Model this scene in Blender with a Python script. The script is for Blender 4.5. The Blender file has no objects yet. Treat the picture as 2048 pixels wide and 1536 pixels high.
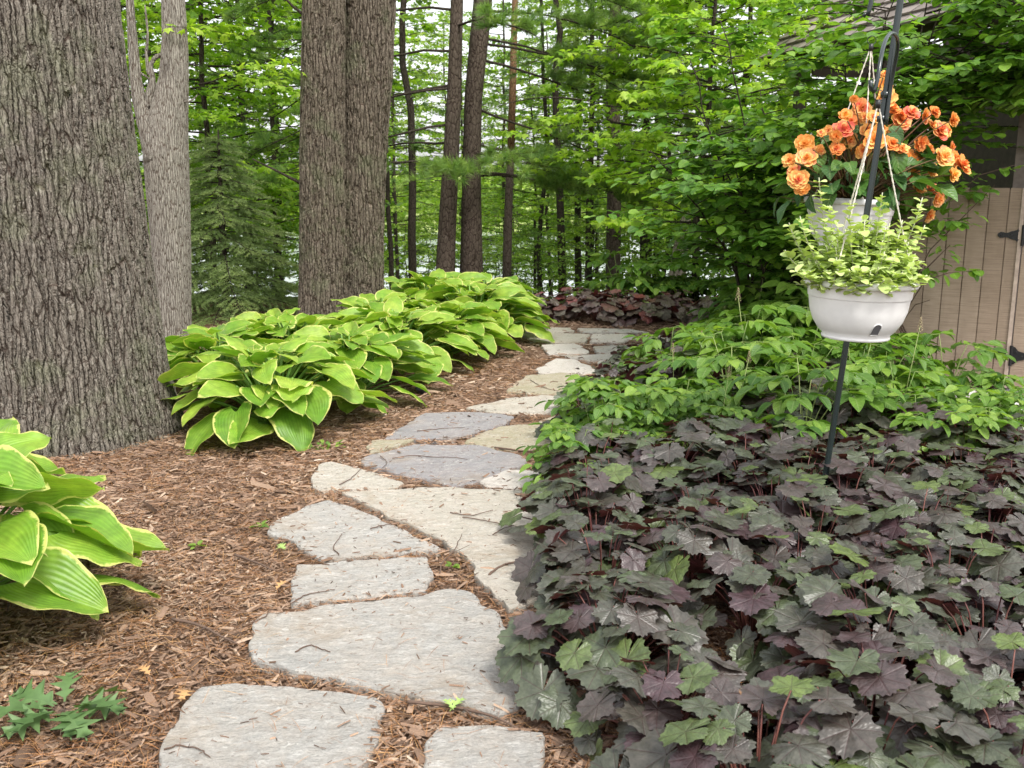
import bpy, bmesh, math, random
import numpy as np
from math import radians, sin, cos, pi

# ------------------------------------------------------------------ camera, sky, sun, exposure
scene = bpy.context.scene
COL = scene.collection
PITCH = radians(11.7)
CAMZ = 1.5
FPX = 2010.0
cam_d = bpy.data.cameras.new('camera')
cam_d.sensor_width = 36.0
cam_d.lens = 36.0 * FPX / 2048.0
cam_d.clip_start = 0.05
cam_d.clip_end = 2000.0
cam_d.dof.use_dof = True
cam_d.dof.focus_distance = 4.6
cam_d.dof.aperture_fstop = 8.0
cam = bpy.data.objects.new('camera', cam_d)
COL.objects.link(cam)
cam.location = (0, 0, CAMZ)
cam.rotation_euler = (pi / 2 - PITCH, 0, 0)
scene.camera = cam

SUN_EL, SUN_AZ = radians(56), radians(150)      # azimuth clockwise from +Y (north)
world = bpy.data.worlds.new('World')
scene.world = world
world.use_nodes = True
wn = world.node_tree
for n in list(wn.nodes):
    wn.nodes.remove(n)
w_out = wn.nodes.new('ShaderNodeOutputWorld')
w_bg = wn.nodes.new('ShaderNodeBackground')
w_bg.inputs['Strength'].default_value = 0.15
w_sky = wn.nodes.new('ShaderNodeTexSky')
w_sky.sky_type = 'NISHITA'
w_sky.sun_disc = False
w_sky.sun_elevation = SUN_EL
w_sky.sun_rotation = SUN_AZ
w_sky.air_density = 1.0
w_sky.dust_density = 4.0
w_hs = wn.nodes.new('ShaderNodeHueSaturation')   # overcast: the cloud layer takes the blue out
w_hs.inputs['Saturation'].default_value = 0.32
w_hs.inputs['Value'].default_value = 3.2
w_gm = wn.nodes.new('ShaderNodeGamma')            # an even cloud deck: flatten zenith against horizon
w_gm.inputs['Gamma'].default_value = 0.45
wn.links.new(w_sky.outputs['Color'], w_gm.inputs['Color'])
wn.links.new(w_gm.outputs['Color'], w_hs.inputs['Color'])
wn.links.new(w_hs.outputs['Color'], w_bg.inputs['Color'])
wn.links.new(w_bg.outputs['Background'], w_out.inputs['Surface'])

sun_d = bpy.data.lights.new('sun', 'SUN')
sun_d.energy = 2.0
sun_d.angle = radians(14)
sun_d.color = (1.0, 0.96, 0.9)
sun = bpy.data.objects.new('sun', sun_d)
COL.objects.link(sun)
sun.location = (10, -10, 20)
sun.rotation_euler = (pi / 2 - SUN_EL, 0, pi - SUN_AZ)

scene.view_settings.view_transform = 'Standard'
scene.view_settings.look = 'None'
scene.view_settings.gamma = 1.0
scene.view_settings.exposure = 1.0
cy = scene.cycles
cy.use_denoising = True
cy.max_bounces = 6
cy.diffuse_bounces = 3
cy.glossy_bounces = 2
cy.transmission_bounces = 4
cy.transparent_max_bounces = 8
cy.sample_clamp_indirect = 6.0

# ------------------------------------------------------------------ geometry helpers
SP, CP = sin(PITCH), cos(PITCH)


def W(px, py, Y):
    """world point seen at photo pixel (2048 wide) at world depth Y"""
    a = (px - 1024) / FPX
    b = (768 - py) / FPX
    t = Y / (CP + b * SP)
    return np.array([a * t, Y, CAMZ + t * (-SP + b * CP)])


def G(px, py, z=0.0):
    a = (px - 1024) / FPX
    b = (768 - py) / FPX
    t = (z - CAMZ) / (-SP + b * CP)
    return np.array([a * t, t * (CP + b * SP), z])


def gz(x, y):
    x = np.asarray(x, float)
    y = np.asarray(y, float)
    z = np.interp(y, [-50, 12, 14, 36, 42, 78, 86, 110, 200, 600],
                  [0, 0, -0.15, -3.1, -3.9, -3.9, -2.7, -2.2, 0.5, 2])
    return z


def nrm(v):
    v = np.asarray(v, float)
    return v / np.maximum(np.linalg.norm(v, axis=-1, keepdims=True), 1e-9)


def frames(az, pitch, roll):
    """N frames: columns X side, Y forward (azimuth az, raised by pitch), Z normal"""
    az, pitch, roll = np.broadcast_arrays(np.asarray(az, float), pitch, roll)
    Yv = np.stack([np.cos(az) * np.cos(pitch), np.sin(az) * np.cos(pitch), np.sin(pitch)], -1)
    X0 = np.stack([np.sin(az), -np.cos(az), np.zeros_like(az)], -1)
    Z0 = np.cross(X0, Yv)
    X = X0 * np.cos(roll)[..., None] + Z0 * np.sin(roll)[..., None]
    Z = np.cross(X, Yv)
    return np.stack([X, Yv, Z], -1)


class MB:
    def __init__(s):
        s.V, s.L, s.S, s.U, s.T, s.M = [], [], [], [], [], []
        s.n = 0

    def add(s, V, loops, sizes, uv=None, tint=0.5, mat=0):
        V = np.asarray(V, float).reshape(-1, 3)
        k = len(V)
        s.V.append(V)
        s.L.append(np.asarray(loops, np.int64).ravel() + s.n)
        s.S.append(np.asarray(sizes, np.int64).ravel())
        s.U.append(np.zeros((k, 3)) if uv is None else np.asarray(uv, float).reshape(-1, 3))
        t = np.asarray(tint, float)
        s.T.append(np.full(k, float(t)) if t.ndim == 0 else t.ravel())
        s.M.append(np.full(len(s.S[-1]), mat, np.int64))
        s.n += k

    def inst(s, tmpl, R, loc, scale, tint, mat=0):
        V, loops, sizes, uv = tmpl
        N = len(loc)
        if N == 0:
            return
        scale = np.asarray(scale, float)
        if scale.ndim == 0:
            scale = np.full(N, float(scale))
        if scale.ndim == 1:
            scale = np.repeat(scale[:, None], 3, 1)
        P = V[None] * scale[:, None, :]
        P = np.einsum('nij,nkj->nki', R, P) + np.asarray(loc)[:, None, :]
        k = len(V)
        off = (np.arange(N) * k)[:, None]
        s.add(P.reshape(-1, 3), (np.asarray(loops)[None] + off).ravel(),
              np.tile(sizes, N), np.tile(uv, (N, 1)), np.repeat(np.broadcast_to(tint, (N,)), k), mat)

    def tube(s, pts, rad, k=6, tint=0.5, mat=0, cap=True):
        pts = np.asarray(pts, float)
        n = len(pts)
        rad = np.broadcast_to(np.asarray(rad, float), (n,))
        tan = nrm(np.gradient(pts, axis=0))
        ref = np.array([0, 0, 1.0]) if abs(tan[0][2]) < 0.9 else np.array([1.0, 0, 0])
        A = nrm(np.cross(tan, ref))
        B = np.cross(tan, A)
        th = np.arange(k) * 2 * pi / k
        ring = A[:, None] * np.cos(th)[None, :, None] + B[:, None] * np.sin(th)[None, :, None]
        V = (pts[:, None] + ring * rad[:, None, None]).reshape(-1, 3)
        i = np.arange(n - 1)[:, None] * k
        j = np.arange(k)[None]
        j2 = (j + 1) % k
        q = np.stack([i + j, i + j2, i + k + j2, i + k + j], -1).reshape(-1, 4)
        loops = q.ravel()
        sizes = np.full(len(q), 4)
        if cap:
            loops = np.concatenate([loops, np.arange(k)[::-1], (n - 1) * k + np.arange(k)])
            sizes = np.concatenate([sizes, [k, k]])
        s.add(V, loops, sizes, None, tint, mat)

    def box(s, lo, hi, mat=0, tint=0.5):
        x0, y0, z0 = lo
        x1, y1, z1 = hi
        V = [(x0, y0, z0), (x1, y0, z0), (x1, y1, z0), (x0, y1, z0), (x0, y0, z1), (x1, y0, z1), (x1, y1, z1), (x0, y1, z1)]
        F = [(3, 2, 1, 0), (4, 5, 6, 7), (0, 1, 5, 4), (1, 2, 6, 5), (2, 3, 7, 6), (3, 0, 4, 7)]
        s.add(V, np.array(F).ravel(), [4] * 6, None, tint, mat)

    def lathe(s, prof, k=48, centre=(0, 0, 0), mat=0, tint=0.5):
        prof = np.asarray(prof, float)
        n = len(prof)
        th = np.arange(k) * 2 * pi / k
        V = np.stack([prof[:, 0][:, None] * np.cos(th), prof[:, 0][:, None] * np.sin(th),
                      np.repeat(prof[:, 1][:, None], k, 1)], -1).reshape(-1, 3) + np.asarray(centre)
        i = np.arange(n - 1)[:, None] * k
        j = np.arange(k)[None]
        j2 = (j + 1) % k
        q = np.stack([i + j, i + j2, i + k + j2, i + k + j], -1).reshape(-1, 4)
        s.add(V, q.ravel(), np.full(len(q), 4), None, tint, mat)

    def merge(s, o):
        if not o.V:
            return
        s.V += o.V
        s.L += [l + s.n for l in o.L]
        s.S += o.S
        s.U += o.U
        s.T += o.T
        s.M += o.M
        s.n += o.n

    def build(s, name, mats, parent=None, smooth=True, xf=None):
        V = np.concatenate(s.V)
        if xf is not None:
            V = V @ np.asarray(xf)[:3, :3].T + np.asarray(xf)[:3, 3]
        L = np.concatenate(s.L)
        S = np.concatenate(s.S)
        me = bpy.data.meshes.new(name)
        me.vertices.add(len(V))
        me.vertices.foreach_set('co', V.astype(np.float32).ravel())
        me.loops.add(len(L))
        me.loops.foreach_set('vertex_index', L.astype(np.int32))
        me.polygons.add(len(S))
        st = np.concatenate([[0], np.cumsum(S)[:-1]])
        me.polygons.foreach_set('loop_start', st.astype(np.int32))
        me.polygons.foreach_set('loop_total', S.astype(np.int32))
        mats = mats if isinstance(mats, (list, tuple)) else [mats]
        for m in mats:
            me.materials.append(m)
        me.polygons.foreach_set('material_index', np.concatenate(s.M).astype(np.int32))
        me.polygons.foreach_set('use_smooth', np.full(len(S), smooth))
        a = me.attributes.new('luv', 'FLOAT_VECTOR', 'POINT')
        a.data.foreach_set('vector', np.concatenate(s.U).astype(np.float32).ravel())
        a = me.attributes.new('tint', 'FLOAT', 'POINT')
        a.data.foreach_set('value', np.concatenate(s.T).astype(np.float32))
        me.update(calc_edges=True)
        me.validate()
        o = bpy.data.objects.new(name, me)
        COL.objects.link(o)
        if parent is not None:
            o.parent = parent
        return o


def tag(o, label=None, cat=None, group=None, kind=None):
    if label:
        o['label'] = label
    if cat:
        o['category'] = cat
    if group:
        o['group'] = group
    if kind:
        o['kind'] = kind
    return o


def empty(name, loc=(0, 0, 0), rz=0.0, sc=1.0):
    o = bpy.data.objects.new(name, None)
    COL.objects.link(o)
    o.location = loc
    o.rotation_euler = (0, 0, rz)
    o.scale = (sc, sc, sc)
    o.empty_display_size = 0.1
    return o


def dup(root, loc, rz, sc, label=None, group=None, tilt=(0, 0)):
    kids = [c for c in root.children]
    r = root.copy()
    COL.objects.link(r)
    r.location = loc
    r.rotation_euler = (tilt[0], tilt[1], rz)
    r.scale = sc if isinstance(sc, tuple) else (sc, sc, sc)
    if label:
        r['label'] = label
    if group:
        r['group'] = group
    for c in kids:
        d = c.copy()
        COL.objects.link(d)
        d.parent = r
    return r


class Place:
    """first use moves the prototype itself, later uses copy it"""
    def __init__(s, protos):
        s.p = protos
        s.used = [False] * len(protos)

    def put(s, i, loc, rz, sc, label, cat, group, tilt=(0, 0)):
        i = int(i) % len(s.p)
        o = s.p[i]
        if s.used[i]:
            o = dup(o, loc, rz, sc, label, group, tilt)
        else:
            s.used[i] = True
            o.location = loc
            o.rotation_euler = (tilt[0], tilt[1], rz)
            o.scale = sc if isinstance(sc, tuple) else (sc, sc, sc)
        tag(o, label, cat, group)
        return o


# ------------------------------------------------------------------ materials
def newmat(name):
    m = bpy.data.materials.new(name)
    m.use_nodes = True
    nt = m.node_tree
    for n in list(nt.nodes):
        nt.nodes.remove(n)
    return m, nt, nt.nodes, nt.links


def N(nt, typ, **kw):
    n = nt.nodes.new(typ)
    for k, v in kw.items():
        if k in n.inputs.keys() and not hasattr(n, k):
            n.inputs[k].default_value = v
        else:
            setattr(n, k, v)
    return n


def ramp(nt, fac, stops, interp='LINEAR'):
    r = nt.nodes.new('ShaderNodeValToRGB')
    r.color_ramp.interpolation = interp
    e = r.color_ramp.elements
    while len(e) < len(stops):
        e.new(0.5)
    for k, (p, c) in enumerate(stops):
        e[k].position = p
        e[k].color = (c[0], c[1], c[2], 1) if len(c) == 3 else c
    nt.links.new(fac, r.inputs['Fac'])
    return r.outputs['Color']


def mixc(nt, fac, a, b, mode='MIX'):
    m = nt.nodes.new('ShaderNodeMix')
    m.data_type = 'RGBA'
    m.blend_type = mode
    for sock, v in ((m.inputs[0], fac), (m.inputs[6], a), (m.inputs[7], b)):
        if hasattr(v, 'is_linked') or hasattr(v, 'links'):
            nt.links.new(v, sock)
        elif isinstance(v, (int, float)):
            sock.default_value = v
        else:
            sock.default_value = (v[0], v[1], v[2], 1)
    return m.outputs[2]


def math_(nt, op, a, b=None, c=None, clamp=False):
    m = nt.nodes.new('ShaderNodeMath')
    m.operation = op
    m.use_clamp = clamp
    for i, v in enumerate((a, b, c)):
        if v is None:
            continue
        if isinstance(v, (int, float)):
            m.inputs[i].default_value = v
        else:
            nt.links.new(v, m.inputs[i])
    return m.outputs[0]


def noise(nt, vec, scale, detail=4, rough=0.55, dist=0.0):
    n = nt.nodes.new('ShaderNodeTexNoise')
    n.inputs['Scale'].default_value = scale
    n.inputs['Detail'].default_value = detail
    n.inputs['Roughness'].default_value = rough
    n.inputs['Distortion'].default_value = dist
    if vec is not None:
        nt.links.new(vec, n.inputs['Vector'])
    return n


def objvec(nt, scale=(1, 1, 1)):
    t = nt.nodes.new('ShaderNodeTexCoord')
    m = nt.nodes.new('ShaderNodeMapping')
    m.inputs['Scale'].default_value = scale
    nt.links.new(t.outputs['Object'], m.inputs['Vector'])
    return m.outputs['Vector']


def bump(nt, h, strength=0.5, dist=0.01, normal=None):
    b = nt.nodes.new('ShaderNodeBump')
    b.inputs['Strength'].default_value = strength
    b.inputs['Distance'].default_value = dist
    nt.links.new(h, b.inputs['Height'])
    if normal is not None:
        nt.links.new(normal, b.inputs['Normal'])
    return b.outputs['Normal']


def attr(nt, name):
    a = nt.nodes.new('ShaderNodeAttribute')
    a.attribute_name = name
    return a


def simple(name, col, rough=0.6, metal=0.0, spec=0.5, nscale=0, namp=0.25, bumpd=0.0, emis=None):
    m, nt, no, li = newmat(name)
    out = N(nt, 'ShaderNodeOutputMaterial')
    p = N(nt, 'ShaderNodeBsdfPrincipled')
    p.inputs['Roughness'].default_value = rough
    p.inputs['Metallic'].default_value = metal
    p.inputs['Specular IOR Level'].default_value = spec
    if nscale:
        nz = noise(nt, objvec(nt), nscale, 5, 0.6)
        lo = [c * (1 - namp) for c in col]
        hi = [min(1, c * (1 + namp)) for c in col]
        li.new(ramp(nt, nz.outputs['Fac'], [(0.3, lo), (0.7, hi)]), p.inputs['Base Color'])
        if bumpd:
            li.new(bump(nt, nz.outputs['Fac'], 0.6, bumpd), p.inputs['Normal'])
    else:
        p.inputs['Base Color'].default_value = (*col, 1)
    li.new(p.outputs[0], out.inputs['Surface'])
    return m


def leafmat(name, cols, rough=0.45, transl=0.35, spec=0.4, tcol=1.6, under=None, deco=None, coat=0.0):
    """cols: stops along the per-leaf tint"""
    m, nt, no, li = newmat(name)
    out = N(nt, 'ShaderNodeOutputMaterial')
    p = N(nt, 'ShaderNodeBsdfPrincipled')
    p.inputs['Roughness'].default_value = rough
    p.inputs['Specular IOR Level'].default_value = spec
    a = attr(nt, 'tint')
    oi = N(nt, 'ShaderNodeObjectInfo')
    f = math_(nt, 'ADD', a.outputs['Fac'], math_(nt, 'MULTIPLY', math_(nt, 'SUBTRACT', oi.outputs['Random'], 0.5), 0.25), clamp=True)
    k = len(cols)
    c = ramp(nt, f, [(i / (k - 1), cc) for i, cc in enumerate(cols)])
    nz = noise(nt, objvec(nt), 28, 3)
    c = mixc(nt, 1.0, c, ramp(nt, nz.outputs['Fac'], [(0.3, (0.8, 0.8, 0.8)), (0.7, (1.15, 1.15, 1.15))]), 'MULTIPLY')
    normal = None
    if deco:
        c, normal = deco(nt, c)
    if under is not None:
        g = N(nt, 'ShaderNodeNewGeometry')
        c = mixc(nt, g.outputs['Backfacing'], c, under)
    li.new(c, p.inputs['Base Color'])
    if normal is not None:
        li.new(normal, p.inputs['Normal'])
    if transl > 0:
        t = N(nt, 'ShaderNodeBsdfTranslucent')
        tc = mixc(nt, 1.0, c, (tcol, tcol * 1.05, tcol * 0.45), 'MULTIPLY')
        li.new(tc, t.inputs['Color'])
        mx = N(nt, 'ShaderNodeMixShader')
        mx.inputs[0].default_value = transl
        li.new(p.outputs[0], mx.inputs[1])
        li.new(t.outputs[0], mx.inputs[2])
        li.new(mx.outputs[0], out.inputs['Surface'])
    else:
        li.new(p.outputs[0], out.inputs['Surface'])
    return m


def barkmat(name, cell, stretch, crack, c1, c2, c3, disp, true_disp=True, moss=0.0):
    m, nt, no, li = newmat(name)
    out = N(nt, 'ShaderNodeOutputMaterial')
    p = N(nt, 'ShaderNodeBsdfPrincipled')
    p.inputs['Roughness'].default_value = 0.9
    p.inputs['Specular IOR Level'].default_value = 0.15
    base = objvec(nt)
    wob = noise(nt, base, 7, 3, 0.5)
    vm = N(nt, 'ShaderNodeVectorMath', operation='MULTIPLY_ADD')
    li.new(wob.outputs['Color'], vm.inputs[0])
    vm.inputs[1].default_value = (cell * 1.1, cell * 1.1, cell * 1.5)
    li.new(base, vm.inputs[2])
    wob2 = noise(nt, base, 45, 3, 0.6)
    vm2 = N(nt, 'ShaderNodeVectorMath', operation='MULTIPLY_ADD')
    li.new(wob2.outputs['Color'], vm2.inputs[0])
    vm2.inputs[1].default_value = (cell * 0.42, cell * 0.42, cell * 0.8)
    li.new(vm.outputs[0], vm2.inputs[2])
    mp = N(nt, 'ShaderNodeMapping')
    mp.inputs['Scale'].default_value = (1 / cell, 1 / cell, 1 / (cell * stretch))
    li.new(vm2.outputs[0], mp.inputs['Vector'])
    vo = N(nt, 'ShaderNodeTexVoronoi', feature='DISTANCE_TO_EDGE')
    vo.inputs['Scale'].default_value = 1.0
    li.new(mp.outputs[0], vo.inputs['Vector'])
    mp2 = N(nt, 'ShaderNodeMapping')
    mp2.inputs['Scale'].default_value = (2.3 / cell, 2.3 / cell, 2.3 / (cell * stretch * 0.7))
    mp2.inputs['Location'].default_value = (3.1, 1.7, 5.2)
    li.new(vm2.outputs[0], mp2.inputs['Vector'])
    vo2 = N(nt, 'ShaderNodeTexVoronoi', feature='DISTANCE_TO_EDGE')
    vo2.inputs['Scale'].default_value = 1.0
    li.new(mp2.outputs[0], vo2.inputs['Vector'])
    h1 = ramp(nt, vo.outputs['Distance'], [(0.0, (0, 0, 0)), (crack, (0.75, 0.75, 0.75)), (crack * 2.6, (1, 1, 1))])
    h2 = ramp(nt, vo2.outputs['Distance'], [(0.0, (0.35, 0.35, 0.35)), (crack * 0.9, (1, 1, 1))])
    fine = noise(nt, objvec(nt, (1, 1, 0.5)), 60, 5, 0.65)
    h = mixc(nt, 0.35, h1, mixc(nt, 1.0, h1, h2, 'MULTIPLY'))
    h = math_(nt, 'ADD', h, math_(nt, 'MULTIPLY', fine.outputs['Fac'], 0.35))
    big = noise(nt, base, 1.6, 4, 0.6)
    col = ramp(nt, fine.outputs['Fac'], [(0.3, c1), (0.55, c2), (0.75, c3)])
    col = mixc(nt, math_(nt, 'MULTIPLY', big.outputs['Fac'], 0.5), col, mixc(nt, 1.0, col, (0.8, 0.86, 0.7), 'MULTIPLY'))
    crk = ramp(nt, h, [(0.18, (0.28, 0.22, 0.2)), (0.75, (1, 1, 1))])
    col = mixc(nt, 1.0, col, crk, 'MULTIPLY')
    if moss > 0:
        col = mixc(nt, ramp(nt, noise(nt, base, 3.5, 6, 0.7).outputs['Fac'], [(0.5, (0, 0, 0)), (0.62, (moss, moss, moss))]), col, (0.16, 0.2, 0.1))
    li.new(col, p.inputs['Base Color'])
    li.new(bump(nt, h, 0.9 if true_disp else 1.0, disp * (0.5 if true_disp else 1.0)), p.inputs['Normal'])
    li.new(p.outputs[0], out.inputs['Surface'])
    if true_disp:
        d = N(nt, 'ShaderNodeDisplacement')
        d.inputs['Midlevel'].default_value = 1.0
        d.inputs['Scale'].default_value = disp
        li.new(h, d.inputs['Height'])
        li.new(d.outputs[0], out.inputs['Displacement'])
        m.displacement_method = 'BOTH'
    return m


M_OAK = barkmat('oak_bark', 0.034, 6.5, 0.12, (0.13, 0.108, 0.092), (0.205, 0.178, 0.155), (0.33, 0.30, 0.27), 0.018, moss=0.25)
M_OAK2 = barkmat('twin_bark', 0.03, 7.0, 0.13, (0.115, 0.09, 0.07), (0.19, 0.155, 0.125), (0.30, 0.26, 0.215), 0.017, moss=0.3)
M_GREY = barkmat('grey_bark', 0.016, 9.0, 0.16, (0.22, 0.195, 0.17), (0.31, 0.28, 0.25), (0.43, 0.40, 0.36), 0.005, True)
M_PINE = barkmat('pine_bark', 0.04, 2.5, 0.10, (0.06, 0.045, 0.036), (0.105, 0.08, 0.066), (0.16, 0.13, 0.11), 0.006, False)
M_DARKB = barkmat('dark_bark', 0.03, 3.0, 0.10, (0.035, 0.028, 0.022), (0.06, 0.048, 0.038), (0.10, 0.083, 0.07), 0.005, False)
M_STUMP = barkmat('pale_bark', 0.03, 4.0, 0.10, (0.3, 0.25, 0.21), (0.42, 0.36, 0.31), (0.5, 0.45, 0.4), 0.005, False)
M_ORANGE = barkmat('orange_bark', 0.03, 3.0, 0.10, (0.22, 0.11, 0.06), (0.3, 0.17, 0.1), (0.36, 0.24, 0.16), 0.005, False)


# ---- hosta: parallel veins, cream margin
def deco_hosta(nt, c):
    a = attr(nt, 'luv')
    sx = N(nt, 'ShaderNodeSeparateXYZ')
    nt.links.new(a.outputs['Vector'], sx.inputs[0])
    au = math_(nt, 'ABSOLUTE', sx.outputs[0])
    veins = math_(nt, 'SINE', math_(nt, 'MULTIPLY', au, 2 * pi * 7.5))
    nz = noise(nt, objvec(nt), 22, 4, 0.7)
    e = math_(nt, 'ADD', math_(nt, 'MAXIMUM', au, math_(nt, 'MULTIPLY', sx.outputs[1], 0.93)),
              math_(nt, 'MULTIPLY', math_(nt, 'SUBTRACT', nz.outputs['Fac'], 0.5), 0.5))
    mar = ramp(nt, e, [(0.88, (0, 0, 0)), (0.94, (1, 1, 1))])
    streak = ramp(nt, noise(nt, objvec(nt), 9, 3).outputs['Fac'], [(0.35, (0.8, 0.9, 0.75)), (0.7, (1.25, 1.1, 1.1))])
    c = mixc(nt, 1.0, c, streak, 'MULTIPLY')
    c = mixc(nt, 0.16, c, mixc(nt, 1.0, c, ramp(nt, veins, [(0.0, (0.5, 0.5, 0.5)), (0.6, (1.2, 1.2, 1.2))]), 'MULTIPLY'))
    c = mixc(nt, mar, c, (0.55, 0.56, 0.17))
    return c, bump(nt, veins, 0.4, 0.0016)


M_HOSTA = leafmat('hosta_leaf', [(0.14, 0.285, 0.03), (0.215, 0.37, 0.04), (0.31, 0.45, 0.065)], rough=0.42, transl=0.3,
                  tcol=1.5, deco=deco_hosta, spec=0.45)
M_HSTEM = leafmat('hosta_stalk', [(0.12, 0.25, 0.04), (0.22, 0.38, 0.08)], transl=0.1)


# ---- heuchera: lobed leaf, radial veins, quilted between
def deco_heu(nt, c):
    a = attr(nt, 'luv')
    sx = N(nt, 'ShaderNodeSeparateXYZ')
    nt.links.new(a.outputs['Vector'], sx.inputs[0])
    ph = math_(nt, 'ABSOLUTE', sx.outputs[0])          # 0 on the vein, 1 between lobes
    r = sx.outputs[1]
    dv = math_(nt, 'MULTIPLY', ph, math_(nt, 'ADD', r, 0.02))
    side = math_(nt, 'SINE', math_(nt, 'ADD', math_(nt, 'MULTIPLY', r, 30), math_(nt, 'MULTIPLY', ph, -12)))
    vein = ramp(nt, dv, [(0.008, (1, 1, 1)), (0.035, (0, 0, 0))])
    c2 = mixc(nt, 0.12, c, mixc(nt, 1.0, c, ramp(nt, side, [(0.0, (0.5, 0.55, 0.5)), (0.7, (1.35, 1.3, 1.35))]), 'MULTIPLY'))
    mott = noise(nt, objvec(nt), 42, 4, 0.6)
    c2 = mixc(nt, 1.0, c2, ramp(nt, mott.outputs['Fac'], [(0.3, (0.65, 0.68, 0.65)), (0.7, (1.4, 1.4, 1.4))]), 'MULTIPLY')
    c2 = mixc(nt, math_(nt, 'MULTIPLY', vein, 0.8), c2, (0.045, 0.016, 0.018))
    hh = math_(nt, 'ADD', math_(nt, 'MULTIPLY', ramp(nt, dv, [(0.0, (0, 0, 0)), (0.12, (1, 1, 1))]), 2.2), math_(nt, 'MULTIPLY', side, 0.4))
    hh = math_(nt, 'ADD', hh, math_(nt, 'MULTIPLY', mott.outputs['Fac'], 2.0))
    return c2, bump(nt, hh, 0.3, 0.0016)


M_HEU = leafmat('coral_bells_leaf', [(0.055, 0.031, 0.036), (0.062, 0.048, 0.044), (0.058, 0.060, 0.044), (0.066, 0.086, 0.042), (0.095, 0.13, 0.035)],
                rough=0.4, transl=0.12, tcol=1.3, under=(0.11, 0.03, 0.035), deco=deco_heu, spec=0.55)
M_HEURED = leafmat('red_coral_bells_leaf', [(0.075, 0.038, 0.045), (0.085, 0.055, 0.055), (0.09, 0.078, 0.06), (0.15, 0.04, 0.04)],
                   rough=0.4, transl=0.15, tcol=1.2, under=(0.13, 0.03, 0.035), deco=deco_heu, spec=0.5)
M_HEUST = leafmat('coral_bells_stalk', [(0.10, 0.03, 0.03), (0.2, 0.08, 0.06)], transl=0.0)


def deco_rib(nt, c):
    a = attr(nt, 'luv')
    sx = N(nt, 'ShaderNodeSeparateXYZ')
    nt.links.new(a.outputs['Vector'], sx.inputs[0])
    au = math_(nt, 'ABSOLUTE', sx.outputs[0])
    side = math_(nt, 'SINE', math_(nt, 'SUBTRACT', math_(nt, 'MULTIPLY', sx.outputs[1], 42), math_(nt, 'MULTIPLY', au, 12)))
    mid = ramp(nt, au, [(0.03, (1, 1, 1)), (0.12, (0, 0, 0))])
    c = mixc(nt, 0.12, c, mixc(nt, 1.0, c, ramp(nt, side, [(0, (0.5, 0.5, 0.5)), (0.6, (1.2, 1.2, 1.2))]), 'MULTIPLY'))
    c = mixc(nt, math_(nt, 'MULTIPLY', mid, 0.35), c, (0.3, 0.4, 0.15))
    return c, bump(nt, side, 0.5, 0.0012)


M_AST = leafmat('astilbe_leaf', [(0.055, 0.135, 0.022), (0.115, 0.225, 0.03), (0.235, 0.36, 0.055)], rough=0.42, transl=0.34, deco=deco_rib, tcol=1.5)
M_ASTST = leafmat('astilbe_stalk', [(0.13, 0.2, 0.05), (0.25, 0.3, 0.1)], transl=0.0)
M_ASTFL = simple('astilbe_flower', (0.34, 0.27, 0.16), 0.9, nscale=80)
M_SHRUB = leafmat('shrub_leaf', [(0.055, 0.145, 0.02), (0.11, 0.24, 0.03), (0.22, 0.375, 0.05)], rough=0.4, transl=0.38, deco=deco_rib, tcol=1.5)
M_MAPLE = leafmat('maple_leaf', [(0.14, 0.28, 0.025), (0.24, 0.40, 0.035), (0.40, 0.55, 0.075)], rough=0.5, transl=0.5, tcol=1.5)
M_BROAD = leafmat('broad_leaf', [(0.085, 0.185, 0.025), (0.16, 0.28, 0.035), (0.28, 0.41, 0.06)], rough=0.5, transl=0.45, tcol=1.5)
M_BROAD2 = leafmat('far_leaf', [(0.12, 0.22, 0.035), (0.21, 0.33, 0.05), (0.36, 0.48, 0.09)], rough=0.55, transl=0.45, tcol=1.4)
M_NEEDLE = leafmat('pine_needle', [(0.10, 0.19, 0.05), (0.17, 0.29, 0.07), (0.27, 0.38, 0.09)], rough=0.5, transl=0.35, tcol=1.4)
M_SPRUCE = leafmat('spruce_needle', [(0.11, 0.17, 0.06), (0.2, 0.28, 0.10), (0.32, 0.40, 0.15)], rough=0.6, transl=0.3, tcol=1.3)
M_LICO = leafmat('licorice_leaf', [(0.30, 0.42, 0.10), (0.42, 0.54, 0.15), (0.54, 0.64, 0.27)], rough=0.8, transl=0.3, tcol=1.2, spec=0.15)
M_LICOST = leafmat('licorice_stalk', [(0.4, 0.42, 0.25), (0.55, 0.55, 0.4)], transl=0.0)
M_BEGL = leafmat('begonia_leaf', [(0.03, 0.08, 0.02), (0.05, 0.13, 0.03), (0.1, 0.2, 0.03)], rough=0.38, transl=0.22, deco=deco_rib)
M_BEGST = leafmat('begonia_stalk', [(0.12, 0.05, 0.025), (0.14, 0.12, 0.04)], transl=0.0)


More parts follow.
